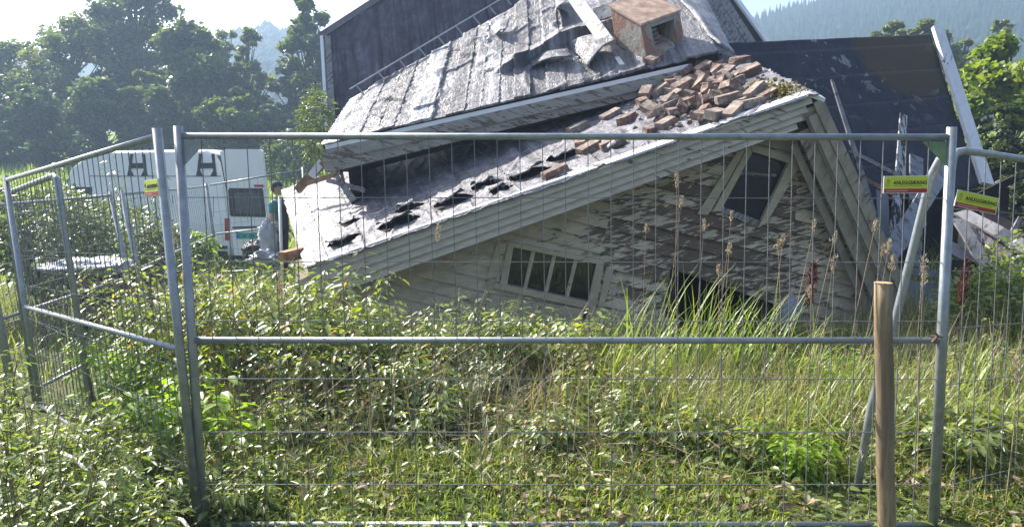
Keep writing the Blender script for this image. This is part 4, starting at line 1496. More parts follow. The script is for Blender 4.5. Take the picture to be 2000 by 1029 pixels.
plank('white fallen plank lying across the middle roof beside the chimney', 1122, -5, 10.8, 1188, 88, 9.85, 26, M['plank_white'], 0.04)
plank('short white board wedged behind the chimney', 1160, 30, 10.6, 1205, 18, 10.5, 26, M['plank_white'], 0.05)
plank('narrow pale plank end poking out at the foot of the chimney', 1205, 112, 9.75, 1222, 142, 9.5, 9, M['plank_white'])
plank('brown broken rafter at the left end of the crushed roof', 628, 322, 9.5, 580, 372, 9.6, 15, M['plank_brown'], 0.06, name='rafter')
plank('whitish broken board at the left end of the crushed roof', 626, 318, 9.3, 608, 345, 9.3, 14, M['white_wood'], 0.03)
plank('reddish splintered rafter crossing the broken roof end', 630, 320, 9.2, 655, 338, 9.1, 9, M['plank_brown'], 0.06, name='rafter')
plank('long brown batten lying along the broken left roof end', 592, 362, 9.6, 668, 335, 9.2, 8, M['plank_brown'], 0.04, name='batten')
plank('splintered grey board under the left end of the eave board', 648, 330, 8.75, 690, 392, 8.6, 14, M['plank_grey'], taper=0.5)
plank('short broken lath standing under the left end of the eave', 664, 326, 8.8, 676, 378, 8.7, 8, M['plank_brown'], 0.03, taper=0.6)
plank('grey broken board lying flat at the shadow edge of the lower roof', 640, 352, 8.9, 712, 372, 8.8, 9, M['plank_grey'], 0.03)
bpnl = MB()
Pp = [at(1862, 372, 8.9), at(1972, 366, 8.7), at(1968, 432, 8.7), at(1862, 440, 8.9)]
bpnl.hexa(Pp, [p + Vector((0, 0.03, 0)) for p in Pp])
bpn = thing('black_board', 'black tarred board lying behind the right yellow sign', 'board', Pp[3])
bpnl.build('panel', M['dark'], bpn)
gp = MB()
Pp = [at(1745, 548, 8.3), at(1900, 556, 8.3), at(1900, 690, 8.0), at(1745, 690, 8.0)]
gp.hexa(Pp, [p + Vector((0, 0.04, 0)) for p in Pp])
gpo = thing('fallen_panel', 'flat blue grey panel standing low between brace and fence post', 'panel', Pp[3])
gp.build('panel', M['blue_grey'], gpo)

def text_to_mesh(ob, parent, mat4):
    me = bpy.data.meshes.new_from_object(ob.evaluated_get(bpy.context.evaluated_depsgraph_get()))
    name = ob.name.split('.')[0]
    bpy.data.objects.remove(ob)
    me.transform(mat4)
    o2 = bpy.data.objects.new(name, me)
    COL.objects.link(o2)
    o2.parent = parent
    return o2


# ------------------------------------------------------------------ site fence
def fence_panel(label, TL, TR, BR, BL, nw, group='mesh panels of the site fence', mid=0.5, rounded=False, over=0.045, gusset=(), posts=(True, True), hf=(0.15, 0.31, 0.46, 0.61, 0.75, 0.89), rt=0.022, rr=0.0155, top_rail=True, bottom=True, wr=0.0026):
    t = thing('mesh_fence', label, 'fence panel', BL.lerp(BR, 0.5), group)
    upL, upR = (TL - BL).normalized(), (TR - BR).normalized()
    al = (TR - TL).normalized()
    if rounded:
        mb = MB()
        k = 0.10
        pts = [BL - upL * 0.06, TL - upL * k, TL - upL * k * 0.35 + al * k * 0.12, TL - upL * 0.12 * k + al * k * 0.35, TL + al * k, TR - al * k,
               TR - upR * 0.12 * k - al * k * 0.35, TR - upR * k * 0.35 - al * k * 0.12, TR - upR * k, BR - upR * 0.06]
        mb.tube(pts, rt * 0.95, 10)
        mb.build('frame', M['galv'], t, True)
    else:
        for on, T, B, up in ((posts[0], TL, BL, upL), (posts[1], TR, BR, upR)):
            if on:
                mb = MB()
                mb.tube([B - up * 0.08, T + up * over], rt, 10)
                mb.build('post', M['galv'], t, True)
        if top_rail:
            mb = MB()
            mb.tube([TL + al * 0.01, TR - al * 0.01], rr, 10)
            mb.build('rail', M['galv'], t, True)
    rails = []
    if mid:
        rails.append(mid)
    if bottom:
        rails.append(1.0)
    for f in rails:
        mb = MB()
        mb.tube([TL.lerp(BL, f) + al * 0.01, TR.lerp(BR, f) - al * 0.01], rr, 10)
        mb.build('rail', M['galv'], t, True)
    for i in range(1, nw):
        f = i / nw
        mb = MB()
        p, q = TL.lerp(TR, f), BL.lerp(BR, f)
        o = al.cross(upL) * 0.006
        m_ = p.lerp(q, 0.5) + Vector((random.uniform(-.004, .004), random.uniform(-.006, .006), 0))
        mb.tube([p + o, m_ + o, q + o], wr, 4)
        mb.build('wire', M['wire'], t)
    for f in hf:
        mb = MB()
        o = al.cross(upL) * 0.003
        mb.tube([TL.lerp(BL, f) + o, TR.lerp(BR, f) + o], wr, 4)
        mb.build('wire', M['wire'], t)
    for side in gusset:
        T, up, a = (TL, upL, al) if side == 'L' else (TR, upR, -al)
        mb = MB()
        pts = [T + a * 0.02 - up * 0.02, T + a * 0.13 - up * 0.02, T + a * 0.02 - up * 0.13]
        nn = a.cross(up).normalized() * 0.003
        mb.hexa([p - nn for p in pts], [p + nn for p in pts])
        mb.build('gusset', M['galv_green'] if side == 'R' else M['galv'], t)
    return t


YP = 3.5
FTL, FTR, FBL, FBR = at(349, 266, YP), at(1858, 268, YP), at(398, 1024, YP), at(1822, 1024, YP)
fence_panel('front fence panel spanning the picture before the collapsed house', FTL, FTR, FBR, FBL, 34, mid=0.51, gusset=('L', 'R'))
# left wing folding back
LTL, LTR, LBL, LBR = at(12, 352, 5.9), at(308, 266, 3.46), at(78, 790, 5.75), at(384, 990, 3.48)
fence_panel('left fence panel running back from the double post to the bent corner', LTL, LTR, LBR, LBL, 33, mid=0.56, over=0.035)
STL, STR = at(12, 378, 6.6), at(110, 342, 5.0)
SBL, SBR = at(66, 770, 6.5), at(192, 880, 4.95)
fence_panel('fence panel with rounded corner standing behind the left panel', STL, STR, SBR, SBL, 9, rounded=True, mid=0.0, hf=(0.3, 0.6), bottom=False)
TTL, TTR, TBL, TBR = at(-40, 404, 6.4), at(216, 382, 8.3), at(30, 780, 6.3), at(276, 655, 8.2)
fence_panel('fence panel going back to the right behind the rounded one', TTL, TTR, TBR, TBL, 26, mid=0.58, rt=0.024)
UTL, UTR, UBL, UBR = at(238, 380, 8.5), at(403, 364, 13.0), at(294, 645, 8.4), at(428, 535, 12.9)
fence_panel('far fence panel reaching from the twin posts to the van', UTL, UTR, UBR, UBL, 34, mid=0.55, rt=0.028)
WTL, WTR, WBL, WBR = at(408, 362, 13.1), at(592, 332, 13.8), at(432, 532, 12.9), at(600, 520, 13.6)
fence_panel('farthest fence panel before the open van door', WTL, WTR, WBR, WBL, 14, mid=0.56, posts=(False, True), rt=0.024)
VTL, VTR, VBL, VBR = at(1860, 291, 3.56), at(2290, 352, 4.6), at(1826, 1030, 3.56), at(2260, 900, 4.6)
fence_panel('right fence panel with rounded corner cut by the right edge', VTL, VTR, VBR, VBL, 17, rounded=True, mid=0.0, bottom=True, rt=0.019)
WTL2, WTR2, WBL2, WBR2 = at(-620, 440, 6.2), at(-48, 404, 6.6), at(-560, 860, 6.2), at(24, 782, 6.5)
fence_panel('fence panel beyond the left edge of the photo', WTL2, WTR2, WBR2, WBL2, 24, mid=0.56)

# slanting brace behind the wooden post
br = thing('fence_brace', 'slanting steel brace pole behind the wooden post', 'brace', at(1668, 1010, 3.8))
mb = MB()
mb.tube([at(1858, 300, 3.60), at(1836, 312, 3.66), at(1818, 345, 3.70), at(1745, 640, 3.75), at(1700, 800, 3.8), at(1666, 1005, 3.85)], 0.0205, 12)
mb.build('pole', M['galv'], br, True)
for (ua, ub) in (((1648, 1016), (1672, 930)), ((1800, 1030), (1826, 960))):
    mb = MB()
    if ua[0] < 1700:
        pts = [at(1650, 1018, 3.83), at(1704, 1018, 3.83), at(1690, 1000, 3.83), at(1672, 975, 3.83), at(1655, 975, 3.83)]
    else:
        pts = [at(1776, 1026, 3.83), at(1818, 1026, 3.83), at(1818, 990, 3.83)]
    mb.hexa(pts, [p + Vector((0, 0.006, 0)) for p in pts])
    mb.build('foot_plate', M['galv'] if ua[0] < 1700 else M['galv_green'], br)
# clamp at the right post
cl = thing('fence_clamp', 'small rusty clamp joining the rail to the right post', 'clamp', at(1836, 658, 3.48))
mb = MB()
mb.tube([at(1822, 646, 3.47), at(1832, 656, 3.455), at(1822, 668, 3.47)], 0.008, 8)
mb.tube([at(1818, 657, 3.48), at(1842, 657, 3.46)], 0.006, 8)
mb.build('clamp_body', mat_plain('rusty_steel', (0.16, 0.10, 0.06), 0.7, 0.4, 60), cl)

# round wooden post in front
wp = thing('wooden_post', 'round brown wooden post standing before the fence', 'post', at(1730, 1060, 3.25))
mb = MB()
tp, bt = at(1725, 553, 3.25), at(1732, 1075, 3.25)
path = [bt.lerp(tp, k / 10) + Vector((0.0025 * math.sin(k * 1.3), 0, 0)) for k in range(11)]
mb.tube(path, 0.0385, 20, 0.037)
po = mb.build('post_shaft', M['post'], wp, True)
mb = MB()
mb.tube([tp + Vector((0, 0, 0.0005)), tp + Vector((0, 0, 0.003))], 0.0372, 20)
mb.build('cut_end', M['post_end'], wp)


# signs
def sign(label, c0, ux, uy, W=0.0, H=0.0, small=False, textsize=0.04):
    """c0 lower left corner, ux/uy full edge vectors"""
    t = thing('sign', label, 'sign', c0, 'yellow fence signs')
    nn = ux.cross(uy).normalized()
    if nn.y > 0:
        nn = -nn

    def slab(name, a0, a1, b0, b1, d0, d1, mat):
        mb = MB()
        loop = [c0 + ux * a + uy * b for a, b in ((a0, b0), (a1, b0), (a1, b1), (a0, b1))]
        mb.hexa([p + nn * d1 for p in loop], [p + nn * d0 for p in loop])
        return mb.build(name, mat, t)
    slab('sign_board', 0, 1, 0, 1, 0, 0.004, M['sign_white'])
    slab('yellow_field', 0.02, 0.98, 0.27, 0.965, 0.004, 0.005, M['sign_yellow'])
    slab('red_strip', 0.02, 0.98, 0.035, 0.26, 0.004, 0.005, M['sign_red'])
    slab('print_line', 0.22, 0.86, 0.395, 0.425, 0.005, 0.0055, M['ink_olive'])
    slab('print_line', 0.06, 0.55, 0.11, 0.175, 0.005, 0.0055, M['ink_pale'])
    slab('print_line', 0.045, 0.145, 0.44, 0.465, 0.005, 0.0055, M['ink_olive'])
    # small drop emblem
    mb = MB()
    cx, cy = 0.095, 0.66
    pts = [c0 + ux * (cx + 0.028 * math.cos(a)) + uy * (cy + 0.10 * math.sin(a) + (0.06 if abs(a - PI / 2) < 0.3 else 0)) + nn * 0.0058 for a in np.linspace(0, 2 * PI, 14)]
    mb.tube(pts, 0.0011, 4)
    mb.build('emblem', M['ink_olive'], t)
    cu = bpy.data.curves.new('lettering', 'FONT')
    cu.body = 'ANLEGGSIKRING'
    cu.size = textsize
    cu.extrude = 0.0004
    cu.offset = 0.0009
    cu.space_character = 1.06
    cu.align_x = 'LEFT'
    cu.materials.append(M['ink'])
    ob = bpy.data.objects.new('lettering', cu)
    COL.objects.link(ob)
    ob.parent = t
    X, Yv = ux.normalized(), uy.normalized()
    Z = X.cross(Yv).normalized()
    Yv = Z.cross(X)
    mat4 = Matrix((X, Yv, Z)).transposed().to_4x4()
    mat4.translation = (c0 + ux * 0.215 + uy * 0.50 + nn * 0.0056) - ORG[t.name]
    bpy.context.view_layer.update()
    wdt = cu.splines and 0 or ob.dimensions.x
    want = ux.length * 0.75
    sc_ = want / ob.dimensions.x if ob.dimensions.x > 0 else 1
    hs = (uy.length * 0.225) / max(1e-6, ob.dimensions.y)
    text_to_mesh(ob, t, mat4 @ Matrix.Diagonal((sc_, hs, 1, 1)))
    return t


a, b, c = at(1724, 378, 3.47), at(1811, 377, 3.47), at(1726, 344, 3.47)
sign('upright yellow sign lettered ANLEGGSIKRING on the front fence panel', a, b - a, c - a)
a, b, c = at(1862, 402, 3.53), at(1943, 419, 3.60), at(1870, 370, 3.53)
sign('tilted yellow sign lettered ANLEGGSIKRING right of the fence post', a, b - a, c - a)
a, b, c = at(285, 385, 3.60), at(312, 382, 3.44), at(283, 353, 3.60)
sign('foreshortened yellow sign lettered ANLEGGSIKRING on the left fence panel', a, b - a, c - a)


# ------------------------------------------------------------------ white van with open rear door
VY = 17.3
vz = float(gz(-7, VY)) + 0.02
vr = at(452, 480, VY)                                        # near rear corner
VL = 5.4
van = thing('parked_van', 'white high roof panel van with its rear door open', 'van', (vr.x - 2.6, VY + 1, vz))
vdir = Vector((-0.985, 0.17, 0)).normalized()               # towards the front
vside = Vector((0.17, 0.985, 0)).normalized()               # towards the far side
zt = at(430, 291, VY).z
H = zt - vz


def VP(l, w, z):
    return Vector((vr.x, VY, vz)) + vdir * l + vside * w + Vector((0, 0, z))


prof = [(0.06, 0.38), (0.0, 0.55), (0.02, 1.1), (0.10, 1.6), (0.30, H - 0.30), (0.42, H - 0.10), (0.64, H), (3.3, H - 0.02), (3.7, H - 0.12), (4.1, H - 0.42), (4.62, 1.42), (5.20, 1.1), (5.38, 0.95), (5.42, 0.5), (5.35, 0.32)]
mb = MB()
WV = 1.95
lo = []
for (l, z) in prof:
    ins = 0.0 if z < 1.1 else 0.16 * ((z - 1.1) / (H - 1.1))
    lo.append((l, z, ins))
secs = []
for wf in (0, 0.04, 0.96, 1):
    sec = []
    for (l, z, ins) in lo:
        e = 0.05 if wf in (0, 1) else 0.0
        lc = 2.6 + (l - 2.6) * (1 - 0.008 * (e > 0))
        zc = z - (0.05 if (e > 0 and z > H - 0.3) else 0)
        w = wf * WV
        w = w + ins * (1 if wf < 0.5 else -1)
        sec.append(VP(lc, w, zc))
    secs.append(sec)
n = len(prof)
vs = [p for s_ in secs for p in s_]
fs = [(0, 1, 2, 11, 12, 13, 14), tuple(range(2, 12)), (3 * n, 3 * n + 14, 3 * n + 13, 3 * n + 12, 3 * n + 11, 3 * n + 2, 3 * n + 1), tuple(range(3 * n + 2, 3 * n + 12))[::-1]]
for k in range(3):
    for i in range(n):
        j = (i + 1) % n
        fs.append((k * n + i, (k + 1) * n + i, (k + 1) * n + j, k * n + j))
mb.add(vs, fs)
vbody = mb.build('body', M['van_white'], van)
bv = vbody.modifiers.new('bevel', 'BEVEL')
bv.width = 0.03
bv.segments = 2


def sidew(z):
    return (0.0 if z < 1.1 else 0.16 * ((z - 1.1) / (H - 1.1)))


def side_strip(name, l0, l1, z0, z1, mat, out=0.012, parent=van):
    mb = MB()
    loop = [VP(l0, sidew(z0) - out, z0), VP(l1, sidew(z0) - out, z0), VP(l1, sidew(z1) - out, z1), VP(l0, sidew(z1) - out, z1)]
    mb.hexa(loop, [p + vside * 0.03 for p in loop])
    return mb.build(name, mat, parent)


side_strip('side_moulding', 0.1, 5.2, 0.55, 0.62, M['black_plastic'], 0.02)
side_strip('roof_seam', 0.25, 3.6, H - 0.62, H - 0.605, M['black_plastic'], 0.006)
side_strip('sill_panel', 0.1, 5.1, 0.36, 0.5, M['black_plastic'], 0.01)
side_strip('cab_window', 3.55, 4.25, 1.32, 1.95, M['black_plastic'], 0.008)
side_strip('tail_lamp', 0.03, 0.14, 0.75, 1.25, M['red_lamp'], 0.02)
side_strip('panel_seam', 1.45, 1.465, 0.7, 1.75, M['black_plastic'], 0.006)
side_strip('panel_seam', 0.42, 0.43, 1.0, 1.75, M['black_plastic'], 0.006)
# dark emblems by the roof: two flared uprights and a crossbar
def side_l(u):
    return min((k * 0.01 for k in range(0, 400)), key=lambda l: abs(proj(VP(l, 0.08, H - 0.35))[0] - u))


for l in (side_l(402), side_l(266)):
    mb = MB()
    z0, z1 = H - 0.60, H - 0.10
    def sp(l_, z_):
        return VP(l_, sidew(z_) - 0.016, z_)
    for sgn in (-1, 1):
        a = [sp(l + sgn * 0.26, z0), sp(l + sgn * 0.10, z0), sp(l + sgn * 0.17, z0 + 0.12), sp(l + sgn * 0.12, z1), sp(l + sgn * 0.19, z1), sp(l + sgn * 0.23, z0 + 0.12)]
        if sgn > 0:
            a = a[::-1]
        mb.hexa(a, [p + vside * 0.02 for p in a])
    a = [sp(l - 0.2, z0 + 0.17), sp(l + 0.2, z0 + 0.17), sp(l + 0.2, z0 + 0.29), sp(l - 0.2, z0 + 0.29)]
    mb.hexa([p - vside * 0.004 for p in a], [p + vside * 0.02 for p in a])
    mb.build('emblem', M['black_plastic'], van)
for l in (1.0, 4.45):
    for w in (0.02, WV - 0.22):
        mb = MB()
        mb.tube([VP(l, w, 0.34), VP(l, w + 0.2, 0.34)], 0.34, 22)
        wl = mb.build('wheel', M['tyre'], van)
        mb = MB()
        mb.tube([VP(l, w - 0.012, 0.34), VP(l, w + 0.02, 0.34)], 0.2, 18)
        mb.build('rim', M['galv'], wl)
# the open near rear door: hinged at the near corner, swung out to the right, outer face to the camera
dd = (at(536, 480, VY - 0.35) - at(455, 480, VY - 0.05))
dd.z = 0
dW = dd.length
dd.normalize()
dn = Vector((dd.y, -dd.x, 0))
if dn.y > 0:
    dn = -dn
DB = Vector((vr.x, VY - 0.05, vz))


def DP(a, z, o=0.0):
    return DB + dd * (a * dW) + Vector((0, 0, z)) + dn * o


def dshape(name, pts, o0, o1, mat, parent):
    mb = MB()
    mb.hexa([DP(a, z, o1) for a, z in pts], [DP(a, z, o0) for a, z in pts])
    return mb.build(name, mat, parent)


zw0, zw1 = 1.32, 1.90
dl = lambda z: 0.13 - 0.19 * max(0, (z - 0.4) / (H - 0.4))
dr = lambda z: 1.02 - 0.13 * max(0, (z - 0.9) / (H - 0.9))
door = dshape('rear_door', [(dl(0.5), 0.42), (1.0, 0.40), (dr(zw0), zw0), (dl(zw0), zw0)], 0, 0.06, M['van_white'], van)
dshape('door_panel', [(dl(zw1), zw1), (dr(zw1), zw1), (dr(H), H - 0.06), (dr(H) - 0.05, H - 0.02), (dl(H) + .1, H - 0.01), (dl(H) - 0.05, H - 0.06)], 0, 0.07, M['van_white'], door)
dshape('door_frame', [(dl(zw0), zw0), (0.10, zw0), (0.07, zw1), (dl(zw1), zw1)], 0, 0.06, M['van_white'], door)
dshape('door_frame', [(0.90, zw0), (dr(zw0), zw0), (dr(zw1), zw1), (0.86, zw1)], 0, 0.06, M['van_white'], door)
dshape('window_seal', [(0.09, zw0 - 0.02), (0.92, zw0 - 0.02), (0.915, zw0 + 0.07), (0.095, zw0 + 0.07)], 0.02, 0.067, M['black_plastic'], door)
dshape('window_seal', [(0.07, zw1 - 0.06), (0.87, zw1 - 0.06), (0.87, zw1 + 0.04), (0.07, zw1 + 0.04)], 0.02, 0.075, M['black_plastic'], door)
dshape('window_seal', [(0.06, zw0), (0.16, zw0), (0.13, zw1), (0.04, zw1)], 0.02, 0.068, M['black_plastic'], door)
dshape('window_seal', [(0.85, zw0), (0.92, zw0), (0.875, zw1), (0.82, zw1)], 0.02, 0.068, M['black_plastic'], door)
dshape('window_pane', [(0.14, zw0 + 0.05), (0.87, zw0 + 0.05), (0.83, zw1 - 0.03), (0.12, zw1 - 0.03)], 0.03, 0.034, M['glass'], door)
dshape('plate_recess', [(0.16, 0.70), (0.96, 0.72), (0.94, 1.06), (0.16, 1.02)], 0.055, 0.066, M['sign_white'], door)
dshape('plate_shade', [(0.12, 1.03), (0.96, 1.07), (0.94, 1.11), (0.12, 1.07)], 0.055, 0.085, M['black_plastic'], door)
dshape('brake_lamp', [(0.68, zw1 + 0.07), (0.90, zw1 + 0.07), (0.89, zw1 + 0.12), (0.68, zw1 + 0.12)], 0.06, 0.085, M['red_lamp'], door)
plt = dshape('number_plate', [(0.20, 0.80), (0.86, 0.815), (0.86, 0.955), (0.20, 0.94)], 0.066, 0.073, M['teal'], door)
dshape('plate_band', [(0.20, 0.80), (0.255, 0.801), (0.255, 0.942), (0.20, 0.94)], 0.073, 0.076, M['blue'], door)
cu = bpy.data.curves.new('plate_lettering', 'FONT')
cu.body = 'DK 83114'
cu.size = 0.15
cu.extrude = 0.001
cu.materials.append(M['ink'])
ob = bpy.data.objects.new('plate_lettering', cu)
COL.objects.link(ob)
ob.parent = door
X = (DP(1, 0.815) - DP(0, 0.79)).normalized()
Z = dn
Yv = Z.cross(X)
m4 = Matrix((X, Yv, Z)).transposed().to_4x4()
m4.translation = DP(0.27, 0.82, 0.077) - ORG[van.name]
bpy.context.view_layer.update()
k = (0.57 * dW) / max(0.01, ob.dimensions.x)
text_to_mesh(ob, door, m4 @ Matrix.Diagonal((k, k * 0.9, 1, 1)))
# black panel on the rear face stands in for the unlit cargo space
mb = MB()
pr_ = [(0.0, 0.62), (0.02, 1.1), (0.10, 1.6), (0.30, H - 0.30), (0.39, H - 0.14)]
for (la, za), (lb_, zb) in zip(pr_[:-1], pr_[1:]):
    loop = [VP(la - 0.02, sidew(za) + 0.08, za), VP(la - 0.02, WV - sidew(za) - 0.08, za), VP(lb_ - 0.02, WV - sidew(zb) - 0.08, zb), VP(lb_ - 0.02, sidew(zb) + 0.08, zb)]
    mb.hexa(loop, [p + vdir * 0.03 for p in loop])
mb.build('cargo_shade_panel', M['black_plastic'], van)


# ------------------------------------------------------------------ person with a cap behind the van door
def skinned(name, verts, edges, radii, mat, parent, sub=2, root=0):
    me = bpy.data.meshes.new(name)
    o = ORG[parent.name]
    me.from_pydata([tuple(Vector(v) - o) for v in verts], edges, [])
    ob = bpy.data.objects.new(name, me)
    COL.objects.link(ob)
    ob.parent = parent
    ORG[ob.name] = o
    sk = ob.modifiers.new('skin', 'SKIN')
    ob.modifiers.new('sub', 'SUBSURF').levels = sub
    ob.modifiers['sub'].render_levels = sub
    for i, r in enumerate(radii):
        sv = me.skin_vertices[0].data[i]
        sv.radius = (r, r) if not isinstance(r, tuple) else r
        sv.use_root = (i == root)
    me.materials.append(mat)
    return ob


hp_ = at(538, 366, 16.2)
gzp = float(gz(hp_.x, 16.2))
per = thing('person', 'person in dark cap and teal shirt standing by the open van door', 'person', (hp_.x, 16.2, gzp))
hs = (hp_.z + 0.11 - gzp) / 1.78                             # scale to standing height


def B(x, y, z):
    return Vector((hp_.x + x * hs, 16.2 + y * hs, gzp + z * hs))


# faces right (+x)
bv_ = [B(0, 0, 0.95), B(0, 0, 1.15), B(0.01, 0, 1.36), B(0.0, 0, 1.47), B(0.02, 0, 1.55),
       B(0, -0.10, 0.88), B(0.02, -0.11, 0.50), B(-0.02, -0.11, 0.09), B(0.15, -0.11, 0.04),
       B(0, 0.10, 0.88), B(0.02, 0.11, 0.50), B(-0.02, 0.11, 0.09), B(0.15, 0.11, 0.04),
       B(0, -0.19, 1.40), B(0.0, -0.25, 1.12), B(0.14, -0.22, 0.92), B(0.2, -0.21, 0.87),
       B(0, 0.19, 1.40), B(0.0, 0.25, 1.12), B(0.14, 0.22, 0.92), B(0.2, 0.21, 0.87)]
be_ = [(0, 1), (1, 2), (2, 3), (3, 4), (0, 5), (5, 6), (6, 7), (7, 8), (0, 9), (9, 10), (10, 11), (11, 12), (2, 13), (13, 14), (14, 15), (15, 16), (2, 17), (17, 18), (18, 19), (19, 20)]
br_ = [(.15, .12), (.14, .11), (.16, .12), .06, .055, .088, .062, .042, .04, .088, .062, .042, .04, .062, .046, .034, .03, .062, .046, .034, .03]
skinned('body', bv_, be_, [tuple(x * hs for x in r) if isinstance(r, tuple) else r * hs for r in br_], M['skin'], per)
# shirt and trousers hug the body
sh_v = bv_[1:4] + [bv_[13], bv_[13].lerp(bv_[14], 0.7), bv_[17], bv_[17].lerp(bv_[18], 0.7)] + [B(0, 0, 0.93)]
skinned('shirt', sh_v, [(0, 1), (1, 2), (1, 3), (3, 4), (1, 5), (5, 6), (0, 7)], [(.165 * hs, .14 * hs), (.18 * hs, .145 * hs), .075 * hs, .078 * hs, .062 * hs, .078 * hs, .062 * hs, (.165 * hs, .14 * hs)], M['teal_shirt'], per)
tr_v = [bv_[0]] + bv_[5:8] + bv_[9:12]
skinned('trousers', tr_v, [(0, 1), (1, 2), (2, 3), (0, 4), (4, 5), (5, 6)], [(.165 * hs, .14 * hs), .105 * hs, .08 * hs, .066 * hs, .105 * hs, .08 * hs, .066 * hs], M['navy'], per)
# head
hd = MB()
hc = B(0.03, 0, 1.665)


def ell(mb, c, rx, ry, rz, nu=14, nv=10, z0=-1.0, z1=1.0):
    vs, fs = [], []
    for j in range(nv + 1):
        ph = -PI / 2 * 1 + PI * (j / nv)
        for i in range(nu):
            th = 2 * PI * i / nu
            vs.append(Vector((c.x + rx * math.cos(ph) * math.cos(th), c.y + ry * math.cos(ph) * math.sin(th), c.z + rz * max(z0, min(z1, math.sin(ph))))))
    for j in range(nv):
        for i in range(nu):
            a = j * nu + i
            b = j * nu + (i + 1) % nu
            fs.append((a, b, b + nu, a + nu))
    mb.add(vs, fs)


ell(hd, hc, 0.098 * hs, 0.078 * hs, 0.118 * hs)
ell(hd, hc + Vector((0.095, 0, -0.012)) * hs, 0.024 * hs, 0.014 * hs, 0.022 * hs, 8, 6)          # nose
ell(hd, hc + Vector((0.055, 0, -0.085)) * hs, 0.038 * hs, 0.040 * hs, 0.034 * hs, 10, 6)         # chin
for sg_ in (-1, 1):
    ell(hd, hc + Vector((-0.01, sg_ * 0.078, -0.005)) * hs, 0.02 * hs, 0.01 * hs, 0.032 * hs, 8, 6)
hdo = hd.build('head', M['skin'], per, True)
ey_ = MB()
for sg_ in (-1, 1):
    ell(ey_, hc + Vector((0.083, sg_ * 0.033, 0.02)) * hs, 0.012 * hs, 0.014 * hs, 0.008 * hs, 8, 6)
ey_.beam(hc + Vector((0.092, -0.024, -0.058)) * hs, hc + Vector((0.092, 0.024, -0.058)) * hs, 0.006, 0.006)
ey_.build('face_features', M['hair'], hdo)
hr = MB()
ell(hr, hc + Vector((-0.022, 0, 0.012)) * hs, 0.094 * hs, 0.083 * hs, 0.105 * hs)
hr.build('hair', M['hair'], per, True)
cp = MB()
ell(cp, hc + Vector((-0.004, 0, 0.05)) * hs, 0.108 * hs, 0.09 * hs, 0.09 * hs, 16, 8, -0.05, 1)
pk = [hc + Vector((0.06, -0.08, 0.05)) * hs, hc + Vector((0.17, -0.055, 0.03)) * hs, hc + Vector((0.19, 0, 0.028)) * hs, hc + Vector((0.17, 0.055, 0.03)) * hs, hc + Vector((0.06, 0.08, 0.05)) * hs]
cp.hexa(pk, [p + Vector((0, 0, 0.012)) for p in pk])
cp.build('cap', M['navy'], per, True)
for sg_ in (-1, 1):                                          # hands: palm, four fingers, thumb
    w = B(0.2, sg_ * 0.21, 0.87)
    hv, he, hrr = [w, w + Vector((0.05, 0, -0.05)) * hs], [(0, 1)], [0.026, 0.032]
    for f, (dy, ln) in enumerate(((-.028, .075), (-.009, .085), (.010, .08), (.028, .065))):
        k = len(hv)
        hv += [w + Vector((0.07, dy, -0.07)) * hs, w + Vector((0.07 + ln * .4, dy * 1.1, -0.07 - ln * .6)) * hs, w + Vector((0.065 + ln * .4, dy * 1.1, -0.07 - ln)) * hs]
        he += [(1, k), (k, k + 1), (k + 1, k + 2)]
        hrr += [0.010, 0.009, 0.008]
    k = len(hv)
    hv += [w + Vector((0.035, -sg_ * 0.04, -0.05)) * hs, w + Vector((0.06, -sg_ * 0.05, -0.09)) * hs]
    he += [(0, k), (k, k + 1)]
    hrr += [0.012, 0.010]
    skinned('hand', hv, he, [x * hs for x in hrr], M['skin'], per, 1)
for sg_ in (-1, 1):
    mb = MB()
    ell(mb, B(0.06, sg_ * 0.11, 0.045), 0.15 * hs, 0.055 * hs, 0.055 * hs, 12, 8, -0.7, 1)
    mb.build('shoe', M['black_plastic'], per, True)


# ------------------------------------------------------------------ bits near the van and the left corner
mb = MB()
mb.tube([at(546, 384, 12.0), at(550, 500, 11.9), at(552, 560, 11.8)], 0.025, 8)
wpt = thing('white_pipe', 'upright white pipe beside the left roof corner', 'pipe', at(552, 560, 11.8))
mb.build('tube', M['metal_white'], wpt, True)
mb = MB()
mb.beam(at(557, 384, 12.1), at(556, 560, 11.9), 0.09, 0.09, Vector((0, 1, 0)))
dpt = thing('dark_post', 'dark squared post right behind the white pipe', 'post', at(556, 560, 11.9))
mb.build('post_shaft', M['dark'], dpt)


def lump(name, label, cat, u, v, Y, rx, ry, rz, mat, amp=0.3, fr=2.5):
    c = at(u, v, Y)
    t = thing(name, label, cat, (c.x, c.y, c.z - rz))
    V, Q = [], []
    nu, nv = 28, 18
    for j in range(nv + 1):
        ph = -PI / 2 + PI * j / nv
        for i in range(nu):
            th = 2 * PI * i / nu
            d = Vector((math.cos(ph) * math.cos(th), math.cos(ph) * math.sin(th), math.sin(ph)))
            k = 1 + amp * mnoise.noise(d * fr + Vector((u, v, 0))) + amp * 0.5 * mnoise.noise(d * fr * 3 + Vector((u, v, 0)))
            V.append((c.x + rx * d.x * k, c.y + ry * d.y * k, c.z + rz * d.z * k))
    for j in range(nv):
        for i in range(nu):
            a, b = j * nu + i, j * nu + (i + 1) % nu
            Q.append((a, b, b + nu, a + nu))
    np_mesh('bulk', V, Q, mat, t, smooth=True)
    return t


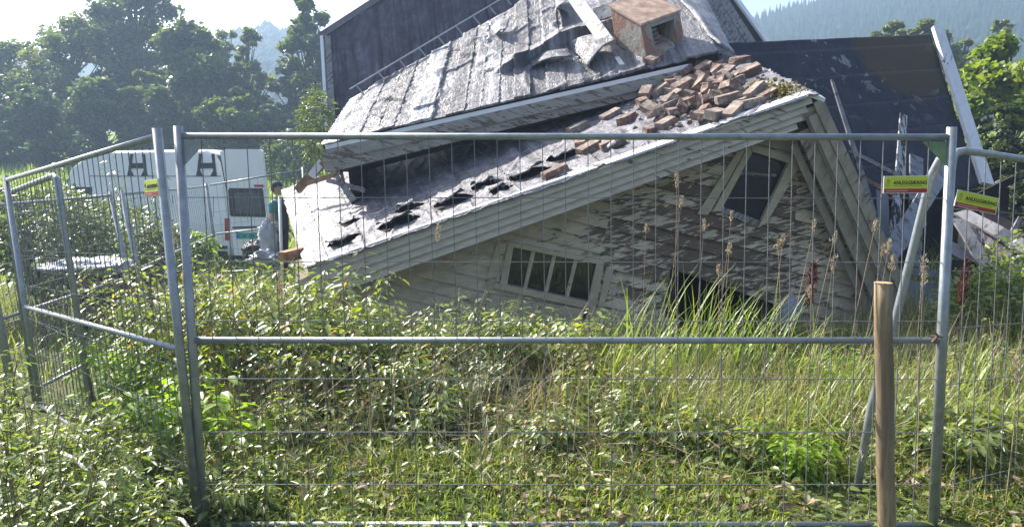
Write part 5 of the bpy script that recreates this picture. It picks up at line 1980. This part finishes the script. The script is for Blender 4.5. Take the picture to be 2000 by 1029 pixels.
lump('rubbish_bag', 'black rubbish bag lying below the van door', 'bag', 498, 490, 13.2, 0.22, 0.2, 0.17, M['bin_bag'])
lump('plastic_sheet', 'crumpled grey plastic sheet propped between bag and white pipe', 'sheet', 524, 468, 13.0, 0.15, 0.06, 0.30, M['plastic_sheet'], 0.7, 3.2)
lump('plastic_sheet', 'lower crumpled grey sheet beside the left roof corner', 'sheet', 520, 505, 12.8, 0.26, 0.15, 0.13, M['plastic_sheet'], 0.7, 3.2)
mb = MB()
mb.beam(at(551, 503, 7.62), at(600, 490, 8.0), 0.09, 0.11)
mb.build('rafter_end', M['orange_wood'], house)
# dark compost heap with grey sheet by the rounded fence panel
heap_t = thing('timber_box', 'dark brown timber box half hidden behind the left fence', 'box', at(200, 640, 8.5))
mb = MB()
P0 = at(150, 530, 9.2)
P1 = at(300, 545, 9.5)
for k in range(5):
    a, b = P0 + Vector((0, 0, -0.16 * k)), P1 + Vector((0, 0, -0.16 * k))
    m2 = MB()
    m2.beam(a, b, 0.05, 0.15)
    m2.build('board', M['plank_brown'] if k % 2 else M['dark'], heap_t)
lump('grey_sheet', 'flat grey tarpaulin lying on the dark timber box', 'tarpaulin', 178, 520, 9.4, 0.6, 0.4, 0.10, M['plastic_sheet'], 0.35, 2)
for (u0, v0, Y0, u1, v1, Y1, r, lb) in ((120, 885, 3.6, 170, 920, 3.4, 0.012, 'short bleached stick lying among the leaves at lower left'),
                                         (845, 862, 4.4, 940, 925, 4.0, 0.010, 'long bleached stick lying in the grass below the middle'),
                                         (340, 1012, 3.2, 372, 1035, 3.1, 0.012, 'bleached stick at the foot of the double fence post')):
    t = thing('stick', lb, 'stick', at(u1, v1, Y1))
    mb = MB()
    a, b = at(u0, v0, Y0), at(u1, v1, Y1)
    mb.tube([a, a.lerp(b, .5) + Vector((0, 0, 0.02)), b], r, 6, r * 0.6)
    mb.build('wood', M['plank_white'], t)


# ------------------------------------------------------------------ vegetation
def scatter(n, x0, x1, y0, y1, keep=None):
    x, y = RNG.uniform(x0, x1, n * 3), RNG.uniform(y0, y1, n * 3)
    k = np.ones(len(x), bool)
    k &= np.abs(x) < y * 0.72 + 0.3
    if keep is not None:
        k &= keep(x, y)
    x, y = x[k][:n], y[k][:n]
    return np.stack([x, y, gz(x, y) - 0.01], 1)


def noise2(x, y, s, o=0.0):
    return np.array([mnoise.noise((a * s + o, b * s, o)) for a, b in zip(x, y)])


def shrink(P, s, amount, o):
    return noise2(P[:, 0], P[:, 1], s, o) > amount


# short grass in front and rougher, longer grass to the right
P = scatter(34000, -2.4, 4.2, 2.9, 5.6, lambda x, y: (y < 4.5 + 0.25 * np.sin(x * 3)) | (x > 0.2))
P = P[(noise2(P[:, 0], P[:, 1], 1.6, 3) > -0.28)]
tag(grass_obj('grass', P, 0.06, 0.26, M['grass'], 0.85, 2.2, 0.0085, 0.0, 1.0), 'short green grass growing along the foot of the fence', 'grass', kind='stuff')
P = scatter(34000, 0.3, 6.2, 4.3, 7.3, lambda x, y: x > 0.4 + (5.0 - y) * 0.55)
P = P[(noise2(P[:, 0], P[:, 1], 1.1, 8) > -0.3)]
tag(grass_obj('long_grass', P, 0.14, 0.50, M['grass'], 0.95, 2.4, 0.009, 0.05, 1.05), 'long tangled yellow green grass right of the raspberry thicket', 'grass', kind='stuff')
P = scatter(7000, -2.2, 1.4, 4.7, 6.2)
tag(grass_obj('dry_grass', P, 0.15, 0.5, M['grass'], 0.7, 2.0, 0.004, 0.55, 1.05), 'dry brown grass tangled under the raspberry canes', 'grass', kind='stuff')
P = scatter(9000, -11, 9, 7.5, 19, lambda x, y: (x < -3.4) | (x > 4.2))
tag(grass_obj('rough_grass', P, 0.2, 0.55, M['grass'], 0.5, 1.6, 0.012, 0.1, 0.9), 'rough grass growing beside the house and by the van', 'grass', kind='stuff')
x, y = RNG.uniform(-45, -4, 26000), RNG.uniform(19, 46, 26000)
P = np.stack([x, y, gz(x, y) - 0.02], 1)
tag(grass_obj('meadow_grass', P, 0.25, 0.6, M['reed'], 0.5, 1.2, 0.05, 0.2, 1.0, levels=3), 'sunlit meadow grass below the left wood', 'grass', kind='stuff')

P = scatter(26000, -2.4, 4.6, 2.9, 5.2, lambda x, y: (y < 4.5 + 0.25 * np.sin(x * 3)) | (x > 0.1))
tag(grass_obj('short_grass', P, 0.09, 0.20, M['reed'], 1.0, 2.2, 0.0075, 0.0, 1.1, levels=3), 'bright yellow green short grass along the foot of the fence', 'grass', kind='stuff')
P = scatter(2600, -1.9, 6.0, 4.2, 7.2)
tag(grass_obj('dry_stems', P, 0.30, 0.75, M['straw'], 0.22, 0.7, 0.0042, 0.0, 0.9), 'thin upright dry grass stems among the green', 'dry grass', kind='stuff')
n = 4200
P = scatter(n, -2.3, 5.0, 3.2, 6.0, lambda x, y: noise2(x, y, 1.4, 21) > 0.02)
P[:, 2] += RNG.uniform(0.01, 0.16, len(P)) * np.clip(0.2 + (P[:, 1] - 3.45) * 0.9, 0.2, 1.0)
n = len(P)
leaves('leaf_litter', P, rand_dirs(n, -0.4, 0.6), unit(rand_dirs(n) * 0.7 + np.array([0, 0, 1])), RNG.uniform(0.02, 0.085, n), RNG.uniform(0.25, 0.8, n), M['litter'], RNG.random(n))
tag(bpy.data.objects['leaf_litter'], 'withered brown leaves caught in the grass', 'dead leaves', kind='stuff')
# pale straw lying flat over the grass
P = scatter(3200, -2.3, 6.0, 3.7, 7.2)
P[:, 2] += RNG.uniform(0.04, 0.26, len(P))
tag(grass_obj('lying_straw', P, 0.10, 0.36, M['straw'], 0.25, 1.3, 0.0042, 0.0, 1.0), 'pale straw lying tangled over the green grass', 'straw', kind='stuff')
me_ = bpy.data.objects['lying_straw'].data
co = np.zeros(len(me_.vertices) * 3, np.float32)
me_.vertices.foreach_get('co', co)
co = co.reshape(-1, 8, 3)
b0 = co[:, :1].copy()
d_ = co - b0
ang = RNG.uniform(0, 2 * PI, len(co))
til = RNG.uniform(1.1, 1.65, len(co))
ct_, st_ = np.cos(til)[:, None], np.sin(til)[:, None]
x1 = d_[..., 0] * ct_ + d_[..., 2] * st_
z1 = -d_[..., 0] * st_ + d_[..., 2] * ct_
ca_, sa_ = np.cos(ang)[:, None], np.sin(ang)[:, None]
co = b0 + np.stack([x1 * ca_ - d_[..., 1] * sa_, x1 * sa_ + d_[..., 1] * ca_, z1], -1)
me_.vertices.foreach_set('co', co.astype(np.float32).ravel())
me_.update()

# low weeds all over the near ground
n = 13000
P = scatter(n, -2.6, 4.8, 3.0, 7.2)
P[:, 2] += RNG.uniform(0.02, 0.22, len(P)) * np.clip(0.12 + (P[:, 1] - 3.45) * 0.9, 0.12, 1.0)
n = len(P)
leaves('ground_cover', P, rand_dirs(n, -0.4, 0.5), unit(rand_dirs(n) * 0.5 + np.array([0, 0, 1])), RNG.uniform(0.02, 0.075, n), np.full(n, 0.8), M['nettle'], np.clip(RNG.normal(0.55, 0.3, n), 0, 1))
tag(bpy.data.objects['ground_cover'], 'low green weeds covering the ground among the grass', 'weeds', kind='stuff')


def cane_bush(name, label, x, y, h, rad, ncane, mat, leaf=0.07, group=None, cat='bush', stem=None, nodes=11, leaflets=3, tmean=0.4, lean=0.45, W=0.72, start=0.25):
    g = float(gz(x, y))
    t = thing(name, label, cat, (x, y, g), group)
    tm = tmean + random.uniform(-0.14, 0.2)
    mb = MB()
    P, D, U, S, T = [], [], [], [], []
    for c in range(ncane):
        a = random.uniform(0, 2 * PI)
        r0 = rad * 0.75 * math.sqrt(random.random())
        b = Vector((x + r0 * math.cos(a), y + r0 * math.sin(a), 0))
        b.z = float(gz(b.x, b.y))
        hh = h * random.uniform(0.6, 1.08)
        a2 = a + random.uniform(-0.8, 0.8)
        ln = hh * random.uniform(0.15, lean)
        tip = b + Vector((math.cos(a2) * ln, math.sin(a2) * ln, hh))
        midp = b.lerp(tip, 0.55) + Vector((-math.cos(a2) * ln * 0.15, -math.sin(a2) * ln * 0.15, 0.08 * hh))
        mb.tube([b, midp, tip], 0.004, 3, 0.0018)
        ct = random.gauss(tm, 0.10)
        for k in range(nodes):
            f = start + (1 - start) * (k + random.random()) / nodes
            p = b.lerp(midp, f / 0.55) if f < 0.55 else midp.lerp(tip, (f - 0.55) / 0.45)
            az = k * 2.4 + a
            for q_ in range(leaflets):
                aa = az + (q_ - (leaflets - 1) / 2) * 0.9
                d = Vector((math.cos(aa), math.sin(aa), random.uniform(-0.55, 0.25)))
                pet = leaf * random.uniform(0.3, 0.9)
                P.append(p + d * pet)
                D.append(d + Vector((0, 0, -0.25)))
                U.append(Vector((random.gauss(0, .3), random.gauss(0, .3), 1)))
                S.append(leaf * random.choice((0.5, 0.75, 0.9, 1.05, 1.3)) * random.uniform(0.85, 1.15) * (1.05 - 0.35 * f))
                T.append(min(1, max(0, ct + random.gauss(0, 0.13) + (0.6 if random.random() < 0.04 else 0))))
    mb.build('stem', stem or M['stem'], t)
    leaves('foliage', [tuple(p) for p in P], [tuple(p) for p in D], [tuple(p) for p in U], S, np.full(len(P), W), mat, T, t)
    return t


RG = 'raspberry bushes between the fence and the house'
rasp = [(385, 5.3, 1.00, 'raspberry bush hugging the double fence post on its right'),
        (300, 5.9, 0.95, 'raspberry bush just behind the left fence panel'),
        (455, 5.9, 0.98, 'raspberry bush below the van number plate'),
        (545, 5.5, 0.95, 'raspberry bush below the left roof corner'),
        (640, 5.9, 0.82, 'raspberry bush in front of the left end of the white verge'),
        (620, 5.2, 0.72, 'front raspberry bush under the low rail left of the middle'),
        (735, 5.6, 0.72, 'raspberry bush before the lower end of the gable wall'),
        (830, 5.9, 0.66, 'raspberry bush left of the four pane window'),
        (915, 5.7, 0.74, 'raspberry bush reaching the left side of the four pane window'),
        (1010, 5.9, 0.54, 'raspberry bush under the four pane window'),
        (1085, 5.7, 0.60, 'rightmost raspberry bush below the window sill'),
        (760, 5.1, 0.5, 'low raspberry bush under the mid rail in the middle'),
        (900, 5.2, 0.45, 'low raspberry bush in front of the dry grass'),
        (1150, 6.3, 0.36, 'small bush before the red sill beam')]
for i, (u, Y, h, lb) in enumerate(rasp):
    bmat, blf, bn, bw = ((M['bramble'], 0.095, 36, 0.72), (M['shrub'], 0.075, 40, 0.6), (M['bramble'], 0.082, 40, 0.66), (M['nettle'], 0.105, 30, 0.55))[(0, 2, 1, 0, 3, 0, 2, 0, 1, 3, 0, 2, 1, 0)[i]]
    cane_bush('raspberry_bush', lb, at(u, 600, Y).x, Y, h * (1.0 if u in (385, 455) else (1.12 if u < 700 else 0.95)), 0.42, bn, bmat, blf, RG, W=bw, stem=M['dead_stem'] if i % 3 == 1 else None)
for i, (u, Y, h, rd_, lb) in enumerate(((1180, 5.0, 0.40, 0.30, 'leafy bramble clump right of the raspberry thicket under the low rail'), (1290, 4.5, 0.30, 0.30, 'leafy bramble clump in the grass below the reeds'),
                                (1440, 4.3, 0.28, 0.26, 'leafy bramble clump in the grass left of the brace foot'), (1560, 4.15, 0.26, 0.22, 'bright leafy weed clump just left of the brace foot'),
                                (1880, 4.2, 0.34, 0.30, 'leafy bramble clump right of the fence post foot'), (1960, 5.2, 0.5, 0.35, 'leafy bramble clump at the right edge in the long grass'),
                                (1040, 4.5, 0.30, 0.32, 'leafy bramble clump before the middle of the thicket'), (800, 4.6, 0.34, 0.34, 'leafy bramble clump in the hollow under the low rail'),
                                (620, 4.5, 0.36, 0.32, 'leafy bramble clump right of the bright sapling'), (1640, 5.3, 0.42, 0.3, 'leafy bramble clump behind the top of the wooden post'))):
    cane_bush('bramble_clump', lb, at(u, 700, Y).x, Y, h, rd_, 26, (M['bramble'], M['bright'], M['nettle'])[(0, 2, 0, 1, 2, 0, 0, 2, 0, 1)[i]], (0.075, 0.095, 0.06)[i % 3], 'bramble clumps in the grass', nodes=9, W=(0.75, 0.6)[i % 2], start=0.2,
              stem=M['dead_stem'] if i % 2 else None)
# bright, light-through leaves close to the fence
for (u, Y, h, lb, nc, lf) in ((330, 4.4, 0.52, 'bright yellow green sapling behind the left fence panel near the double post', 12, 0.10),
                              (425, 4.25, 0.55, 'bright green sapling with broad leaves right of the double post', 6, 0.11),
                              (235, 5.2, 0.62, 'sunlit green bush in the middle of the left fence panel', 18, 0.08),
                              (290, 5.0, 0.62, 'sunlit green bush next to the yellow green sapling', 16, 0.08)):
    cane_bush('green_sapling', lb, at(u, 700, Y).x, Y, h, 0.22, nc, M['bright'], lf, 'bright saplings by the left fence', nodes=9)
# nettles and willowherb in the near left corner
NG = 'weeds in the near left corner'
k = 0
nl = ['nettle clump in the lower left corner of the photo', 'nettle clump at the left edge above the corner one', 'nettle clump below the bent corner of the fence',
      'nettle clump under the left fence panel', 'nettle clump near the foot of the double post', 'nettle clump left of the bleached stick',
      'nettle clump at the bottom edge under the left panel', 'small nettle clump right of the double post foot', 'nettle clump touching the left edge half way down']
for i, (u, Y, h) in enumerate(((30, 2.75, 0.62), (30, 3.5, 0.62), (110, 3.9, 0.45), (200, 3.7, 0.34), (285, 3.6, 0.26), (120, 3.1, 0.50), (190, 2.9, 0.40), (445, 3.75, 0.18), (-40, 4.4, 0.62))):
    cane_bush('nettle_clump', nl[i], at(u, 900, Y).x, Y, h, 0.36, 46, M['nettle'], 0.062, NG, cat='weeds', nodes=12, leaflets=2, tmean=0.45, lean=0.3, W=0.62, start=0.15)
# bushes behind the left fences
for (u, v, Y, rx, ry, rz, n_, lb) in ((80, 452, 11.0, 1.0, 0.8, 0.68, 3800, 'leafy bush behind the bent fence corner at the left edge'),
                                      (215, 468, 12.2, 1.0, 0.8, 0.62, 3200, 'leafy bush between the fence and the white van'),
                                      (318, 500, 12.4, 0.72, 0.6, 0.5, 2200, 'leafy bush before the middle of the van side'),
                                      (130, 480, 10.4, 0.9, 0.6, 0.7, 2800, 'leafy bush above the grey tarpaulin'),
                                      (-60, 450, 11.0, 1.0, 0.8, 0.75, 2400, 'leafy bush mostly outside the left edge')):
    shrub('leafy_bush', lb, u, v, Y, rx, ry, rz, n_, 0.085, M['shrub'], 'bushes behind the left fence')
cane_bush('willow_sapling', 'slim sapling tip rising before the van windscreen', at(268, 330, 9.8).x, 9.8, 2.45, 0.2, 5, M['shrub'], 0.10, cat='sapling', nodes=34, leaflets=2, lean=0.12, start=0.4)
cane_bush('willow_sapling', 'slim sapling at the far left above the fence rail', at(35, 330, 9.4).x, 9.4, 2.35, 0.25, 5, M['shrub'], 0.10, cat='sapling', nodes=30, leaflets=2, lean=0.15, start=0.4)
shrub('willow_bush', 'silvery willow bush beside the left end of the roofs', 618, 245, 14.5, 0.36, 0.4, 0.75, 1500, 0.10, M['shrub'], W=0.4)
shrub('willow_bush', 'leafy bush low beside the van rear corner', 380, 492, 12.6, 0.34, 0.3, 0.3, 700, 0.09, M['bright'])
for (u, v, Y, rx, rz, n_, lb) in ((1945, 590, 6.6, 0.5, 0.36, 1700, 'dark green leafy bush right of the fence post'),
                                  (2010, 560, 7.0, 0.55, 0.5, 1700, 'dark green leafy bush at the right edge below the debris'),
                                  (1880, 620, 6.8, 0.35, 0.25, 700, 'small leafy bush behind the right fence post')):
    shrub('leafy_bush', lb, u, v, Y, rx, 0.4, rz, n_, 0.065, M['nettle'], 'bushes on the right below the debris')
shrub('distant_bush', 'dark round bush on the meadow beyond the van', 562, 318, 36, 1.5, 1.5, 1.3, 1500, 0.3, M['tree_a'])

# tall green reed blades in front of the doorway
for i, (u, Y, h, lb) in enumerate(((1250, 5.6, 0.95, 'tall reed grass tuft left of the dark doorway'), (1330, 5.8, 0.95, 'tall reed grass tuft at the left door jamb'),
                                   (1410, 5.7, 0.85, 'tall reed grass tuft before the dark doorway'), (1475, 5.6, 0.85, 'tall reed grass tuft at the right of the doorway'),
                                   (1560, 5.4, 0.7, 'tall reed grass tuft left of the rust dock stalk'), (1660, 4.9, 0.5, 'broad green grass tuft left of the wooden post'),
                                   (1920, 5.0, 0.6, 'broad green grass tuft right of the fence post'), (1210, 5.2, 0.75, 'reed tuft crossing the low rail right of the window'),
                                   (1790, 4.6, 0.5, 'broad green grass tuft between wooden post and fence post'),
                                   (1585, 4.5, 0.42, 'broad bright grass tuft below the low rail left of the brace'), (1340, 4.7, 0.38, 'broad grass tuft below the low rail under the doorway'),
                                   (1470, 4.9, 0.42, 'broad grass tuft below the rail in the middle of the long grass'), (1965, 4.6, 0.5, 'broad bright grass tuft at the right edge'), (1130, 4.9, 0.4, 'broad grass tuft at the right end of the raspberry thicket'))):
    x = at(u, 600, Y).x
    g = float(gz(x, Y))
    t = thing('reed_tuft', lb, 'grass', (x, Y, g), 'tall green grass tufts')
    nb = 46
    P = np.stack([x + RNG.normal(0, 0.13, nb), Y + RNG.normal(0, 0.1, nb), np.full(nb, g)], 1)
    head = np.where(RNG.random(nb) < 0.65, RNG.normal(0.2, 0.6, nb), RNG.uniform(0, 6.28, nb))
    grass_obj('blades', P, h * 0.5, h * 1.2, M['reed'], 0.3, 1.6, 0.016, 0.1, 1.0, t, 6, head)


# seed-head stalks and dock
def stalk(name, label, u0, v0, u1, v1, Y, mat_head, head_len, head_w, group=None, cat='grass stalk', n=60, stemm=None):
    b, tp = at(u0, v0, Y), at(u1, v1, Y + random.uniform(-.1, .1))
    b.z = float(gz(b.x, b.y))
    t = thing(name, label, cat, b, group)
    mb = MB()
    mid_ = b.lerp(tp, 0.55) + Vector((random.uniform(-.03, .03), 0, 0))
    mb.tube([b, mid_, tp], 0.0032, 4, 0.0016)
    mb.build('stem', stemm or M['dead_stem'], t)
    d = (tp - mid_).normalized()
    f = RNG.random(n)
    P = np.array([list(tp - d * head_len * (1 - x)) for x in f]) + RNG.normal(0, 1, (n, 3)) * head_w * (0.35 + 0.65 * np.sin(PI * f))[:, None]
    D = unit(np.array([list(d)]) + rand_dirs(n) * 0.6)
    leaves('seed_head', P, D, rand_dirs(n), RNG.uniform(0.6, 1.3, n) * head_w * 2.2, np.full(n, 0.6), mat_head, RNG.random(n), t)
    return t


SG = 'pale seed stalks standing before the gable'
for (u0, v0, u1, v1, Y, hl) in ((1290, 720, 1332, 385, 5.0, .10), (1330, 720, 1322, 340, 5.2, .12), (1370, 720, 1430, 415, 5.4, .08), (1400, 720, 1425, 478, 5.0, .09),
                                (1480, 720, 1530, 460, 5.2, .09), (1500, 720, 1592, 432, 5.2, .10), (1560, 730, 1632, 455, 5.0, .11), (1590, 720, 1630, 500, 4.8, .13),
                                (1640, 720, 1712, 430, 5.0, .10), (1660, 740, 1726, 478, 4.9, .11), (1680, 740, 1738, 470, 4.9, .12), (1420, 740, 1404, 520, 4.9, .09),
                                (1255, 740, 1262, 440, 5.3, .07), (1360, 740, 1376, 432, 5.2, .09), (1520, 740, 1520, 470, 5.0, .09), (1610, 740, 1580, 560, 4.9, .1),
                                (1800, 740, 1804, 500, 4.6, .12), (1700, 740, 1745, 500, 4.8, .12)):
    stalk('grass_stalk', 'dry grass stalk with a pale seed head standing before the gable wall', u0, v0, u1, v1, Y, M['seed'], hl * 0.8, 0.009, SG)
STALKS = sorted([o for o in COL.objects if o.get('group') == SG], key=lambda o: proj(o.location)[0])
for i, o in enumerate(STALKS):
    o['label'] = f"dry grass stalk with pale seed head, {ORD[i]} from left of those before the gable"
for (u0, v0, u1, v1, Y, lb) in ((1545, 720, 1590, 515, 5.3, 'rust red dock stalk left of the wooden post'), (1855, 690, 1886, 512, 5.2, 'rust red dock stalk right of the fence post')):
    stalk('dock_stalk', lb, u0, v0, u1, v1, Y, M['rust'], 0.30, 0.016, 'rust red dock stalks', 'dock', 260, M['rust'])
for (u0, v0, u1, v1, Y, lb) in ((548, 1000, 545, 530, 3.9, 'tall single dry stalk crossing the rail left of the middle'), (563, 900, 550, 560, 4.1, 'tall dry stalk close beside the tallest one'),
                                (850, 900, 856, 440, 5.0, 'tall reddish dry stalk before the gable wall'), (1965, 960, 1985, 700, 3.6, 'bent dry stalk at the right edge'),
                                (1788, 1000, 1806, 520, 3.9, 'dry stalk with dark head between brace and fence post')):
    stalk('dry_stalk', lb, u0, v0, u1, v1, Y, M['seed'], 0.12, 0.009, 'tall dry stalks')
# dead red-brown stems in the shaded hollow
mb = MB()
for i in range(420):
    u, Y = random.uniform(420, 1250), random.uniform(4.3, 5.8)
    p = at(u, 700, Y)
    b = Vector((p.x, Y, float(gz(p.x, Y))))
    ln = random.uniform(0.15, 0.85)
    a = random.uniform(0, 2 * PI)
    e = b + Vector((math.cos(a) * ln * 0.8, math.sin(a) * ln * 0.5, ln * random.uniform(0.2, 0.9)))
    mb.tube([b, b.lerp(e, .5) + Vector((0, 0, .06)), e], 0.003, 3, 0.0015)
tag(mb.build('dead_stems', M['dead_stem']), 'tangle of dead brown stems in the hollow under the raspberries', 'dead stems', kind='stuff')

# leaves, blades and thin stems of one plant are far too small to pick apart singly
for o in COL.objects:
    if o.parent and o.name.split('.')[0] in ('foliage', 'blades', 'stem', 'seed_head', 'crown'):
        o['kind'] = 'stuff'
